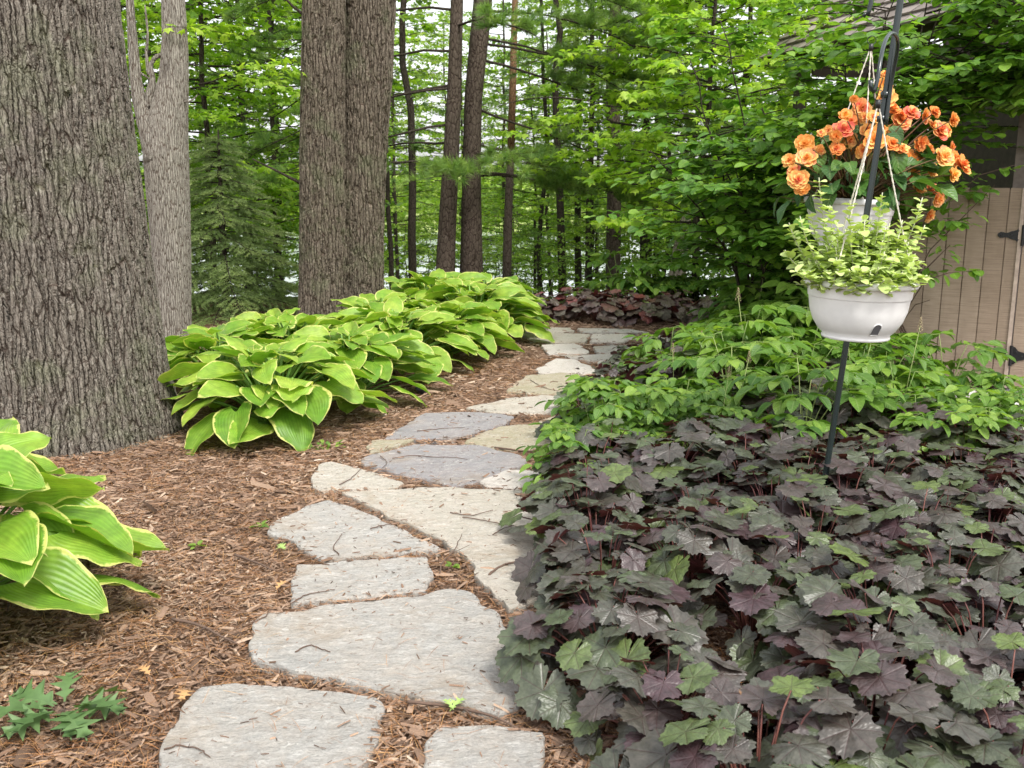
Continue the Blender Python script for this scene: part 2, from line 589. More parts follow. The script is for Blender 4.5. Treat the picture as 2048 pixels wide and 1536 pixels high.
def petalmat():
    m, nt, no, li = newmat('begonia_petal')
    out = N(nt, 'ShaderNodeOutputMaterial')
    p = N(nt, 'ShaderNodeBsdfPrincipled')
    p.inputs['Roughness'].default_value = 0.6
    a = attr(nt, 'luv')
    sx = N(nt, 'ShaderNodeSeparateXYZ')
    li.new(a.outputs['Vector'], sx.inputs[0])
    t = attr(nt, 'tint')
    oi = N(nt, 'ShaderNodeObjectInfo')
    inner = ramp(nt, oi.outputs['Random'], [(0.0, (0.76, 0.14, 0.04)), (0.4, (0.82, 0.22, 0.04)), (0.75, (0.88, 0.42, 0.03)), (1.0, (0.8, 0.1, 0.09))])
    outer = ramp(nt, t.outputs['Fac'], [(0.0, (0.86, 0.30, 0.08)), (0.3, (0.9, 0.46, 0.12)), (0.6, (0.92, 0.62, 0.2)), (0.78, (0.9, 0.5, 0.2)), (1.0, (0.84, 0.16, 0.12))])
    c = mixc(nt, ramp(nt, sx.outputs[1], [(0.25, (0, 0, 0)), (0.9, (1, 1, 1))]), inner, outer)
    li.new(c, p.inputs['Base Color'])
    tr = N(nt, 'ShaderNodeBsdfTranslucent')
    li.new(c, tr.inputs['Color'])
    mx = N(nt, 'ShaderNodeMixShader')
    mx.inputs[0].default_value = 0.3
    li.new(p.outputs[0], mx.inputs[1])
    li.new(tr.outputs[0], mx.inputs[2])
    li.new(mx.outputs[0], out.inputs['Surface'])
    return m


M_PETAL = petalmat()


def stonemat(name, base, warm, patch):
    m, nt, no, li = newmat(name)
    out = N(nt, 'ShaderNodeOutputMaterial')
    p = N(nt, 'ShaderNodeBsdfPrincipled')
    p.inputs['Roughness'].default_value = 0.85
    p.inputs['Specular IOR Level'].default_value = 0.25
    v = objvec(nt)
    big = noise(nt, v, 4.5, 7, 0.7, 0.8)
    mid = noise(nt, objvec(nt, (1, 1.8, 1)), 14, 8, 0.72, 0.5)
    fine = noise(nt, v, 110, 6, 0.8)
    c = mixc(nt, ramp(nt, big.outputs['Fac'], [(0.38, (0, 0, 0)), (0.64, (1, 1, 1))]), base, warm)
    c = mixc(nt, ramp(nt, mid.outputs['Fac'], [(0.52, (0, 0, 0)), (0.68, (0.8, 0.8, 0.8))]), c, patch)
    c = mixc(nt, 1.0, c, ramp(nt, fine.outputs['Fac'], [(0.3, (0.74, 0.74, 0.74)), (0.5, (1, 1, 1)), (0.7, (1.2, 1.2, 1.2))]), 'MULTIPLY')
    stn = noise(nt, v, 2.6, 5, 0.6, 1.0)
    c = mixc(nt, ramp(nt, stn.outputs['Fac'], [(0.54, (0, 0, 0)), (0.68, (0.55, 0.55, 0.55))]), c, (0.40, 0.30, 0.2))
    fl = noise(nt, objvec(nt, (0.8, 1.3, 1)), 30, 6, 0.75, 1.0)
    c = mixc(nt, ramp(nt, fl.outputs['Fac'], [(0.58, (0, 0, 0)), (0.64, (0.75, 0.75, 0.75))]), c, (0.72, 0.70, 0.65))
    c = mixc(nt, ramp(nt, fl.outputs['Fac'], [(0.34, (0.6, 0.6, 0.6)), (0.40, (0, 0, 0))]), c, (0.26, 0.18, 0.12))
    li.new(c, p.inputs['Base Color'])
    h = math_(nt, 'ADD', math_(nt, 'MULTIPLY', mid.outputs['Fac'], 2.2), math_(nt, 'MULTIPLY', fine.outputs['Fac'], 0.5))
    h = math_(nt, 'ADD', h, math_(nt, 'MULTIPLY', fl.outputs['Fac'], 1.2))
    li.new(bump(nt, h, 1.0, 0.016), p.inputs['Normal'])
    li.new(p.outputs[0], out.inputs['Surface'])
    return m


M_ST = {
    'grey': stonemat('flagstone_grey', (0.47, 0.455, 0.425), (0.55, 0.50, 0.44), (0.66, 0.64, 0.60)),
    'warm': stonemat('flagstone_buff', (0.54, 0.50, 0.42), (0.61, 0.55, 0.47), (0.68, 0.64, 0.57)),
    'blue': stonemat('flagstone_blue', (0.34, 0.33, 0.335), (0.41, 0.375, 0.365), (0.48, 0.46, 0.45)),
    'gold': stonemat('flagstone_gold', (0.44, 0.395, 0.27), (0.51, 0.45, 0.34), (0.58, 0.54, 0.43)),
    'pale': stonemat('flagstone_pale', (0.62, 0.58, 0.52), (0.67, 0.61, 0.55), (0.74, 0.71, 0.66)),
}


def groundmat():
    m, nt, no, li = newmat('soil')
    out = N(nt, 'ShaderNodeOutputMaterial')
    p = N(nt, 'ShaderNodeBsdfPrincipled')
    p.inputs['Roughness'].default_value = 0.95
    p.inputs['Specular IOR Level'].default_value = 0.1
    v = objvec(nt)
    f = noise(nt, v, 45, 8, 0.75, 1.2)
    st = noise(nt, objvec(nt, (1, 3, 1)), 22, 8, 0.8, 2.0)
    c = ramp(nt, f.outputs['Fac'], [(0.3, (0.07, 0.042, 0.028)), (0.5, (0.18, 0.11, 0.072)), (0.7, (0.36, 0.25, 0.17))])
    c = mixc(nt, 0.5, c, ramp(nt, st.outputs['Fac'], [(0.3, (0.06, 0.03, 0.02)), (0.5, (0.17, 0.09, 0.05)), (0.68, (0.38, 0.25, 0.17))]))
    sx = N(nt, 'ShaderNodeSeparateXYZ')
    li.new(v, sx.inputs[0])
    woods = ramp(nt, noise(nt, v, 1.2, 6, 0.7).outputs['Fac'], [(0.35, (0.06, 0.045, 0.025)), (0.5, (0.05, 0.09, 0.02)), (0.7, (0.12, 0.2, 0.04))])
    fac = math_(nt, 'MULTIPLY', math_(nt, 'SUBTRACT', sx.outputs[1], 11.6), 0.8, clamp=True)
    c = mixc(nt, fac, c, woods)
    fac2 = math_(nt, 'MULTIPLY', math_(nt, 'SUBTRACT', sx.outputs[1], 79.0), 0.5, clamp=True)
    c = mixc(nt, fac2, c, (0.30, 0.36, 0.12))
    li.new(c, p.inputs['Base Color'])
    li.new(bump(nt, math_(nt, 'ADD', f.outputs['Fac'], st.outputs['Fac']), 0.9, 0.02), p.inputs['Normal'])
    li.new(p.outputs[0], out.inputs['Surface'])
    return m


M_GROUND = groundmat()


def chipmat(name, stops):
    m, nt, no, li = newmat(name)
    out = N(nt, 'ShaderNodeOutputMaterial')
    p = N(nt, 'ShaderNodeBsdfPrincipled')
    p.inputs['Roughness'].default_value = 0.85
    p.inputs['Specular IOR Level'].default_value = 0.2
    t = attr(nt, 'tint')
    c = ramp(nt, t.outputs['Fac'], stops)
    nz = noise(nt, objvec(nt), 300, 3)
    c = mixc(nt, 1.0, c, ramp(nt, nz.outputs['Fac'], [(0.3, (0.7, 0.7, 0.7)), (0.7, (1.25, 1.25, 1.25))]), 'MULTIPLY')
    li.new(c, p.inputs['Base Color'])
    li.new(p.outputs[0], out.inputs['Surface'])
    return m


M_CHIP = chipmat('bark_chip', [(0.0, (0.07, 0.044, 0.03)), (0.3, (0.17, 0.108, 0.073)), (0.6, (0.285, 0.19, 0.132)), (0.82, (0.39, 0.285, 0.205)), (0.94, (0.53, 0.42, 0.32)), (1.0, (0.68, 0.6, 0.5))])
M_PNEED = chipmat('dry_needle', [(0.0, (0.22, 0.09, 0.035)), (0.6, (0.42, 0.2, 0.08)), (1.0, (0.6, 0.36, 0.16))])
M_TWIG = simple('twig_bark', (0.11, 0.07, 0.05), 0.9, nscale=60)
M_POT = simple('white_plastic', (0.78, 0.78, 0.77), 0.34, spec=0.5, nscale=9, namp=0.09)
M_HOLE = simple('dark_hole', (0.12, 0.12, 0.13), 0.7)
M_SOIL = simple('potting_soil', (0.05, 0.025, 0.018), 0.95, nscale=60, bumpd=0.01)
M_IRON = simple('black_enamel', (0.012, 0.02, 0.02), 0.25, spec=0.6)
M_CORD = simple('jute_cord', (0.6, 0.56, 0.48), 0.9, nscale=200)
M_HINGE = simple('black_iron', (0.012, 0.012, 0.013), 0.35, nscale=60, namp=0.4, bumpd=0.004)
M_BLACKP = simple('black_plastic', (0.015, 0.016, 0.02), 0.5, nscale=20)
M_GRAVEL = simple('gravel_stone', (0.6, 0.57, 0.55), 0.8, nscale=12, namp=0.3)
M_DARKW = simple('dark_timber', (0.07, 0.055, 0.045), 0.85, nscale=20)
M_POST = simple('post_timber', (0.17, 0.14, 0.12), 0.85, nscale=20)


def fencemat():
    m, nt, no, li = newmat('painted_siding')
    out = N(nt, 'ShaderNodeOutputMaterial')
    p = N(nt, 'ShaderNodeBsdfPrincipled')
    p.inputs['Roughness'].default_value = 0.8
    p.inputs['Specular IOR Level'].default_value = 0.2
    t = attr(nt, 'tint')
    c = ramp(nt, t.outputs['Fac'], [(0, (0.315, 0.24, 0.18)), (1, (0.395, 0.31, 0.24))])
    saw = noise(nt, objvec(nt, (2.5, 1, 70)), 2.0, 4, 0.6)
    blot = noise(nt, objvec(nt, (1, 1, 0.5)), 5, 5, 0.6)
    kn = noise(nt, objvec(nt, (14, 1, 7)), 1.0, 2)
    c = mixc(nt, 1.0, c, ramp(nt, saw.outputs['Fac'], [(0.32, (0.8, 0.78, 0.76)), (0.6, (1.06, 1.06, 1.06))]), 'MULTIPLY')
    c = mixc(nt, 1.0, c, ramp(nt, blot.outputs['Fac'], [(0.35, (0.84, 0.83, 0.82)), (0.65, (1.05, 1.05, 1.05))]), 'MULTIPLY')
    c = mixc(nt, ramp(nt, kn.outputs['Fac'], [(0.24, (0.6, 0.6, 0.6)), (0.28, (0, 0, 0))]), c, (0.12, 0.085, 0.06))
    li.new(c, p.inputs['Base Color'])
    li.new(bump(nt, saw.outputs['Fac'], 0.6, 0.006), p.inputs['Normal'])
    li.new(p.outputs[0], out.inputs['Surface'])
    return m


M_FENCE = fencemat()


def shinglemat():
    m, nt, no, li = newmat('roof_shingle')
    out = N(nt, 'ShaderNodeOutputMaterial')
    p = N(nt, 'ShaderNodeBsdfPrincipled')
    p.inputs['Roughness'].default_value = 0.9
    a = attr(nt, 'tint')
    c = ramp(nt, a.outputs['Fac'], [(0, (0.14, 0.115, 0.10)), (0.5, (0.22, 0.185, 0.165)), (1, (0.32, 0.275, 0.25))])
    nz = noise(nt, objvec(nt), 120, 4)
    c = mixc(nt, 1.0, c, ramp(nt, nz.outputs['Fac'], [(0.3, (0.75, 0.75, 0.75)), (0.7, (1.2, 1.2, 1.2))]), 'MULTIPLY')
    li.new(c, p.inputs['Base Color'])
    li.new(p.outputs[0], out.inputs['Surface'])
    return m


M_SHINGLE = shinglemat()


def watermat():
    m, nt, no, li = newmat('lake_water')
    out = N(nt, 'ShaderNodeOutputMaterial')
    p = N(nt, 'ShaderNodeBsdfPrincipled')
    p.inputs['Base Color'].default_value = (0.35, 0.38, 0.40, 1)
    p.inputs['Roughness'].default_value = 0.12
    p.inputs['Specular IOR Level'].default_value = 1.0
    nz = noise(nt, objvec(nt, (1, 2.5, 1)), 1.2, 4)
    li.new(bump(nt, nz.outputs['Fac'], 0.25, 0.05), p.inputs['Normal'])
    li.new(p.outputs[0], out.inputs['Surface'])
    return m


M_WATER = watermat()

# ------------------------------------------------------------------ setting: ground, water
rng = np.random.default_rng(7)
random.seed(7)


def build_ground():
    xs = np.concatenate([np.linspace(-500, -40, 14), np.linspace(-30, -5, 14), np.linspace(-4.5, 5, 60), np.linspace(6, 30, 14), np.linspace(40, 500, 14)])
    ys = np.concatenate([np.linspace(-30, 0, 6), np.linspace(0.5, 12, 90), np.linspace(12.5, 44, 40), np.linspace(48, 120, 24), np.linspace(140, 900, 14)])
    X, Y = np.meshgrid(xs, ys)
    Z = gz(X, Y)
    near = (Y < 13)
    Z = Z - np.where(near, 0.012 * (1 + np.sin(X * 2.1 + 1.3 * np.sin(Y * 1.7)) * np.cos(Y * 1.9)), 0)
    n, k = len(ys), len(xs)
    V = np.stack([X, Y, Z], -1).reshape(-1, 3)
    i = np.arange(n - 1)[:, None] * k
    j = np.arange(k - 1)[None]
    q = np.stack([i + j, i + j + 1, i + k + j + 1, i + k + j], -1).reshape(-1, 4)
    mb = MB()
    mb.add(V, q.ravel(), np.full(len(q), 4))
    o = mb.build('ground', M_GROUND)
    tag(o, kind='structure')
    mb = MB()
    mb.add([(-500, 30, -3.05), (500, 30, -3.05), (500, 90, -3.05), (-500, 90, -3.05)], [0, 1, 2, 3], [4])
    tag(mb.build('water', M_WATER), kind='structure')


build_ground()


# ------------------------------------------------------------------ leaf templates
def grid_tmpl(nu, nv, fn):
    u = np.linspace(-1, 1, nu)
    v = np.linspace(0, 1, nv)
    Vv, Uu = np.meshgrid(v, u, indexing='ij')
    x, y, z = fn(Uu, Vv)
    P = np.stack([x, y, z], -1).reshape(-1, 3)
    i = np.arange(nv - 1)[:, None] * nu
    j = np.arange(nu - 1)[None]
    q = np.stack([i + j, i + j + 1, i + nu + j + 1, i + nu + j], -1).reshape(-1, 4)
    uv = np.stack([Uu, Vv, 0 * Uu], -1).reshape(-1, 3)
    return P, q.ravel(), np.full(len(q), 4), uv


def hosta_t(seed):
    r = np.random.default_rng(seed)
    ph, ph2 = r.uniform(0, 6, 2)
    droop = r.uniform(0.03, 0.2)
    wav = r.uniform(0.02, 0.055)
    cup = r.uniform(-0.12, 0.22)
    tw = r.uniform(-0.15, 0.15)
    wid = r.uniform(1.0, 1.22)

    def fn(U, V):
        hw = 0.5 * wid * ((V + 0.012) ** 0.40) * ((1 - V) ** 0.88) / 0.46 + 0.02 * np.exp(-((V - 0.93) / 0.06) ** 2)
        hw = np.minimum(hw, 9)
        tip = 0.03 * (1 - V) ** 0.5
        x = U * (hw * 0.78 + tip * 0) + tw * 0.4 * V ** 2
        y = V * 1.05 - 0.27 * np.abs(U) ** 1.5 * (1 - V) ** 2.2
        z = cup * (np.abs(U) ** 1.4) * hw * 2 - droop * V ** 2.2 + wav * np.sin(V * 15 + ph + 1.5 * np.sign(U)) * np.abs(U) ** 2.5
        z = z - 0.05 * (1 - np.abs(U)) ** 3 * np.sin(V * pi) + 0.06 * np.sin(V * pi) - 0.10 * np.abs(U) ** 3 * (1 - V) ** 2 + 0.02 * np.sin(ph2 + 5 * V)
        return x, y, z
    return grid_tmpl(13, 15, fn)


def oval_t(w, fold=0.15, droop=0.15, nu=3, nv=5, tip=0.7, base=0.5, wav=0.0, ph=0.0):
    def fn(U, V):
        hw = w * ((V + 0.01) ** base) * ((1.0 - V * 0.985) ** tip)
        hw = hw / (0.5 ** base * 0.5 ** tip)
        x = U * hw * 0.5
        z = fold * np.abs(U) * hw - droop * V ** 2 + wav * np.sin(V * 12 + ph) * np.abs(U)
        return x, V + 0 * U, z
    return grid_tmpl(nu, nv, fn)


def polar_t(rfun, nth, rings, zfun, gap=0.12, lobes=7, serr=True):
    th = np.linspace(-pi + gap, pi - gap, nth)
    P, uv = [], []
    for r in rings:
        R = rfun(th) if r > 0.5 else rfun(th) * 0.5 + 0.5 * np.mean(rfun(th))
        rr = R * r
        x = np.sin(th) * rr
        y = np.cos(th) * rr
        ph = (th / (2 * pi / lobes))
        ph = (ph - np.round(ph)) * 2
        z = zfun(th, np.full_like(th, r), ph)
        P.append(np.stack([x, y, z], -1))
        uv.append(np.stack([ph, np.full_like(th, r), 0 * th], -1))
    nr = len(rings)
    P = np.concatenate(P)
    uv = np.concatenate(uv)
    i = np.arange(nr - 1)[:, None] * nth
    j = np.arange(nth - 1)[None]
    q = np.stack([i + j, i + j + 1, i + nth + j + 1, i + nth + j], -1).reshape(-1, 4)
    return P, q.ravel(), np.full(len(q), 4), uv


def heu_t(seed):
    r = np.random.default_rng(seed)
    a1, a2, a3 = r.uniform(0, 6, 3)
    bow = r.uniform(0.0, 0.3)
    wv = r.uniform(0.03, 0.09)
    deep = r.uniform(0.14, 0.26)
    asp = r.uniform(-.06, .06)

    def rf(th):
        ph = th / (2 * pi / 7)
        ph = (ph - np.round(ph)) * 2
        lob = 1 - deep * np.abs(ph) ** 2.0
        saw = 1 - 0.11 * np.abs(((np.abs(ph) * 2.0 + 0.5) % 1.0) - 0.5) * 2
        back = 1 - 0.16 * (np.abs(th) / pi) ** 3
        return lob * saw * back * (1 + asp * np.sin(th + a3))

    def zf(th, rr, ph):
        return -bow * rr ** 2 * 0.7 + 0.07 * rr * (np.abs(ph) ** 0.8) * np.sin(rr * 2.6) + wv * rr ** 2 * np.sin(3 * th + a1) + 0.03 * rr ** 2 * np.sin(7 * th + a2)
    P, l, s, uv = polar_t(rf, 113, [0.02, 0.3, 0.62, 0.85, 1.0], zf)
    P = P + np.array([0, 0.28, 0])
    P[:, 1] -= 0.0
    return P, l, s, uv


def maple_t(seed, small=False):
    r = np.random.default_rng(seed)
    pts = [(0, 0), (0.18, -0.05), (0.5, 0.1), (0.33, 0.25), (0.62, 0.55), (0.3, 0.52), (0.22, 0.62), (0.0, 1.0),
           (-0.22, 0.62), (-0.3, 0.52), (-0.62, 0.55), (-0.33, 0.25), (-0.5, 0.1), (-0.18, -0.05)]
    pts = np.array(pts)
    z = -0.28 * (pts[:, 0] ** 2) * 2 - 0.15 * pts[:, 1] ** 2 + r.uniform(-0.05, 0.05, len(pts))
    P = np.concatenate([np.c_[pts, z], [[0, 0.38, 0.04]]])
    n = len(pts)
    loops = []
    for i in range(n):
        loops += [n, (i + 1) % n, i]
    loops = np.array(loops)[::1]
    loops = loops.reshape(-1, 3)[:, ::-1].ravel()
    uv = np.c_[P[:, 0], P[:, 1], 0 * P[:, 0]]
    return P, loops, np.full(n, 3), uv


def flat_t(w=0.55, fold=0.12):
    P = np.array([(0, 0, 0), (w / 2, 0.35, fold), (w * 0.38, 0.72, fold * 0.4), (0, 1, -0.12), (-w * 0.38, 0.72, fold * 0.4), (-w / 2, 0.35, fold), (0, 0.5, 0)])
    loops = [0, 1, 6, 1, 2, 6, 2, 3, 6, 3, 4, 6, 4, 5, 6, 5, 0, 6]
    return P, np.array(loops), np.full(6, 3), np.c_[P[:, 0], P[:, 1], 0 * P[:, 0]]


def tuft_t(n, length, width, spread, seed, along=0.0):
    """pine tuft: n thin needles fanning about +Y; along>0 spreads them down the twig"""
    r = np.random.default_rng(seed)
    P, L = [], []
    for i in range(n):
        az = r.uniform(0, 2 * pi)
        sp = r.uniform(0.15, spread)
        d = np.array([sin(sp) * cos(az), cos(sp), sin(sp) * sin(az)])
        side = nrm(np.cross(d, r.normal(size=3))) * width / 2
        o = np.array([0, r.uniform(0, along), 0])
        ln = length * r.uniform(0.7, 1.1)
        P += [o - side, o + side, o + d * ln + np.array([0, 0, -0.12 * ln])]
        k = 3 * i
        L += [k, k + 1, k + 2]
    P = np.array(P)
    return P, np.array(L), np.full(n, 3), np.zeros_like(P)


T_HOSTA = [hosta_t(i) for i in range(8)]
T_HEU = [heu_t(i) for i in range(8)]
T_LEAFLET = [oval_t(0.62, 0.18, d, 3, 6, 0.75, 0.5) for d in (0.05, 0.2, 0.35)]
T_ROUND = [oval_t(0.8, 0.10, d, 5, 6, 0.55, 0.5) for d in (0.05, 0.18, 0.3)]
T_MAPLE = [maple_t(i) for i in range(4)]
T_FLAT = [flat_t(0.6, 0.1), flat_t(0.75, 0.16)]
T_LICO = [oval_t(0.85, 0.12, d, 5, 5, 0.4, 0.45) for d in (0.1, 0.4)]
T_BEGL = [oval_t(0.7, 0.15, d, 5, 7, 0.85, 0.4, 0.03, d * 9) for d in (0.2, 0.4)]
T_PINE = [tuft_t(56, 0.125, 0.0055, 1.2, i, 0.05) for i in range(3)]
T_PINEF = [tuft_t(40, 0.16, 0.009, 1.3, 10 + i, 0.06) for i in range(3)]
T_SPR = [tuft_t(60, 0.026, 0.0048, 1.5, 20 + i, 0.13) for i in range(3)]


# ------------------------------------------------------------------ trunks
def trunk_obj(name, mat, pts, rad, nang, nz, parent, flare=0.0, flute=0.0, seed=0, base=None):
    """swept trunk in world coords relative to parent's location"""
    pts = np.asarray(pts, float)
    rad = np.asarray(rad, float)
    d = np.concatenate([[0], np.cumsum(np.linalg.norm(np.diff(pts, axis=0), axis=1))])
    s = np.linspace(0, d[-1], nz)
    P = np.stack([np.interp(s, d, pts[:, k]) for k in range(3)], -1)
    # smooth the path
    for _ in range(max(2, nz // 12)):
        P[1:-1] = 0.25 * P[:-2] + 0.5 * P[1:-1] + 0.25 * P[2:]
    R = np.interp(s, d, rad)
    th = np.arange(nang) * 2 * pi / nang
    r = np.random.default_rng(seed)
    lump = sum(r.uniform(0.3, 1) / (k + 1) * np.cos(k * th + r.uniform(0, 6))[None] * np.cos(s * r.uniform(0.3, 1.2) + r.uniform(0, 6))[:, None] for k in (2, 3, 4)) * 0.03
    fl = flare * np.exp(-s / 0.28)[:, None] * (1 + 0.45 * np.cos(5 * th + r.uniform(0, 6)) + 0.25 * np.cos(8 * th + 1))[None]
    RR = R[:, None] * (1 + lump + fl)
    T = nrm(np.gradient(P, axis=0))
    A = nrm(np.cross(T, np.array([0, 1.0, 0])))
    B = np.cross(T, A)
    V = P[:, None] + A[:, None] * (np.cos(th)[None] * RR)[..., None] + B[:, None] * (np.sin(th)[None] * RR)[..., None]
    V = V.reshape(-1, 3)
    i = np.arange(nz - 1)[:, None] * nang
    j = np.arange(nang)[None]
    j2 = (j + 1) % nang
    q = np.stack([i + j, i + nang + j, i + nang + j2, i + j2], -1).reshape(-1, 4)
    mb = MB()
    if base is not None:
        V = V - np.asarray(base)
    # orientation check: outward
    mb.add(V, q[:, ::-1].ravel() if np.dot(np.cross(A[0], B[0]), T[0]) > 0 else q.ravel(), np.full(len(q), 4))
    return mb


def wpath(lst, Y):
    """[(px,py,widthpx),...] -> points, radii at depth Y (photo pixels of the trunk axis)"""
    pts, rad = [], []
    for it in lst:
        px, py, w = it[:3]
        Yk = it[3] if len(it) > 3 else Y
        p = W(px, py, Yk)
        b = (768 - py) / FPX
        t = Yk / (CP + b * SP)
        pts.append(p)
        rad.append(w / FPX * t / 2)
    return np.array(pts), np.array(rad)


# ------------------------------------------------------------------ crowns
def crown(seed, H, z0, R, nb, ntw, nlf, lsize, tmpls, wood, leaf, shape='round', up=0.3, droop=0.25, tiltj=0.45, side=0.06, tw_len=0.35, k=4, axis=None, tint=(0.5, 0.22), onaxis=True, mat_i=0):
    """branches off a vertical axis with flat leafy sprays. axis: fn(h)->(x,y)"""
    r = np.random.default_rng(seed)
    loc, az, pit = [], [], []
    for b in range(nb):
        f = (b + r.uniform(0, 1)) / nb
        h = z0 + (H - z0) * f
        if shape == 'round':
            Lb = R * (0.45 + 0.75 * sin(pi * min(1, f * 0.9 + 0.08))) * r.uniform(0.65, 1.1)
        elif shape == 'cone':
            Lb = R * (1 - f * 0.92) * r.uniform(0.8, 1.1)
        else:
            Lb = R * (1.05 - 0.45 * f) * r.uniform(0.6, 1.15)
        a = b * 2.39996 + r.normal(0, 0.35)
        x0, y0 = axis(h) if axis else (0, 0)
        n = 6
        s = np.linspace(0, 1, n)
        ang = a + np.cumsum(r.normal(0, 0.12, n))
        px = x0 + np.cumsum(np.cos(ang)) * Lb / n
        py = y0 + np.cumsum(np.sin(ang)) * Lb / n
        pz = h + Lb * (up * s - droop * s ** 2)
        path = np.stack([px, py, pz], -1)
        path = np.concatenate([[[x0, y0, h - 0.02]], path])
        wood.tube(path, np.linspace(max(0.005, Lb * 0.007), 0.002, n + 1), k)
        for t in range(ntw):
            q = 0.2 + 0.8 * (t + r.uniform(0, 1)) / ntw
            i = min(n - 1, int(q * n))
            fr = q * n - i
            p0 = path[i] * (1 - fr) + path[min(i + 1, n)] * fr
            ta = a + (1 if t % 2 else -1) * r.uniform(0.4, 1.2)
            tl = Lb * tw_len * (1.25 - q) * r.uniform(0.6, 1.2) + lsize
            p1 = p0 + np.array([cos(ta) * tl, sin(ta) * tl, tl * r.uniform(-0.25, 0.2)])
            if lsize > 0.03:
                wood.tube(np.array([p0, p1]), [0.004, 0.0015], 3, cap=False)
            m = max(2, int(nlf * r.uniform(0.6, 1.3)))
            qq = (np.arange(m) + r.uniform(0, 1, m)) / m
            L = p0 + (p1 - p0) * qq[:, None] + r.normal(0, side * 0.4, (m, 3)) * np.array([1, 1, 0.6])
            loc.append(L)
            az.append(ta + np.where(np.arange(m) % 2, 1, -1) * r.uniform(0.3, 1.3, m))
            pit.append(r.normal(-0.2, 0.35, m))
    loc = np.concatenate(loc)
    az = np.concatenate(az)
    pit = np.concatenate(pit)
    n = len(loc)
    which = r.integers(0, len(tmpls), n)
    tn = np.clip(r.normal(tint[0], tint[1], n), 0, 1)
    sc = lsize * r.uniform(0.65, 1.15, n)
    roll = r.normal(0, tiltj, n)
    for i, tm in enumerate(tmpls):
        m = which == i
        leaf.inst(tm, frames(az[m], pit[m], roll[m]), loc[m], sc[m], tn[m], mat_i)


def make_tree(name, seed, H, R, z0, nb, ntw, nlf, lsize, tmpls, lmat, wmat, r0, shape='round', lean=(0, 0), **kw):
    root = empty(name)
    wood, leaf = MB(), MB()
    r = np.random.default_rng(seed)
    n = 12
    hs = np.linspace(-0.3, H * 0.96, n)
    wob = np.cumsum(r.normal(0, 0.03, (n, 2)), 0)
    pts = np.stack([wob[:, 0] + lean[0] * hs, wob[:, 1] + lean[1] * hs, hs], -1)
    ax = lambda h: (float(np.interp(h, hs, pts[:, 0])), float(np.interp(h, hs, pts[:, 1])))
    tm = MB()
    tm.tube(pts, np.linspace(r0 * 1.1, r0 * 0.35, n), 12)
    crown(seed, H, z0, R, nb, ntw, nlf, lsize, tmpls, wood, leaf, shape=shape, axis=ax, **kw)
    tm.merge(wood)
    t = tm.build('trunk', wmat, root)
    leaf.build('crown', lmat, root)
    return root


# ================================================================== BIG TREES IN FRONT
# --- large oak at left edge
oak = empty('oak_tree', (-2.60, 5.85, 0))
tag(oak, 'massive rough grey-brown oak trunk standing at the left edge beside the mulch', 'tree')
mb = trunk_obj('trunk', M_OAK, [(-2.60, 5.85, -0.15), (-2.62, 5.85, 0.3), (-2.65, 5.85, 1.0), (-2.69, 5.85, 2.0), (-2.73, 5.85, 3.2), (-2.8, 5.85, 5.5)],
               [0.60, 0.55, 0.53, 0.515, 0.51, 0.45], 520, 640, oak, flare=0.10, seed=3, base=(-2.60, 5.85, 0))
mb.build('trunk', M_OAK, oak)

# --- twin-stemmed oak
twin = empty('twin_oak_tree', (-1.55, 9.4, 0))
tag(twin, 'ridged brown tree with two fused upright trunks rising behind the hosta row', 'tree')
p, r_ = wpath([(645, 720, 112), (645, 640, 98), (645, 560, 92), (645, 300, 92), (648, 0, 86), (652, -500, 80)], 9.35)
p[0][2] = -0.1
trunk_obj('trunk', M_OAK2, p, r_, 240, 520, twin, flare=0.12, seed=5, base=(-1.55, 9.4, 0)).build('trunk', M_OAK2, twin)
p, r_ = wpath([(724, 720, 100), (724, 600, 86), (726, 450, 84), (730, 300, 88), (737, 150, 96), (741, 0, 102), (752, -500, 96)], 9.5)
p[0][2] = -0.1
trunk_obj('trunk', M_OAK2, p, r_, 220, 520, twin, flare=0.12, seed=6, base=(-1.55, 9.4, 0)).build('trunk', M_OAK2, twin)
for lst, Y in (([(620, 40, 8), (585, 12, 6), (560, -15, 5), (520, -60, 3)], 9.3), ([(605, 368, 8), (560, 345, 5), (505, 318, 3)], 9.3)):
    p, r_ = wpath(lst, Y)
    mb = MB()
    mb.tube(p - np.array([-1.55, 9.4, 0]), r_, 6)
    mb.build('branch', M_DARKB, twin)

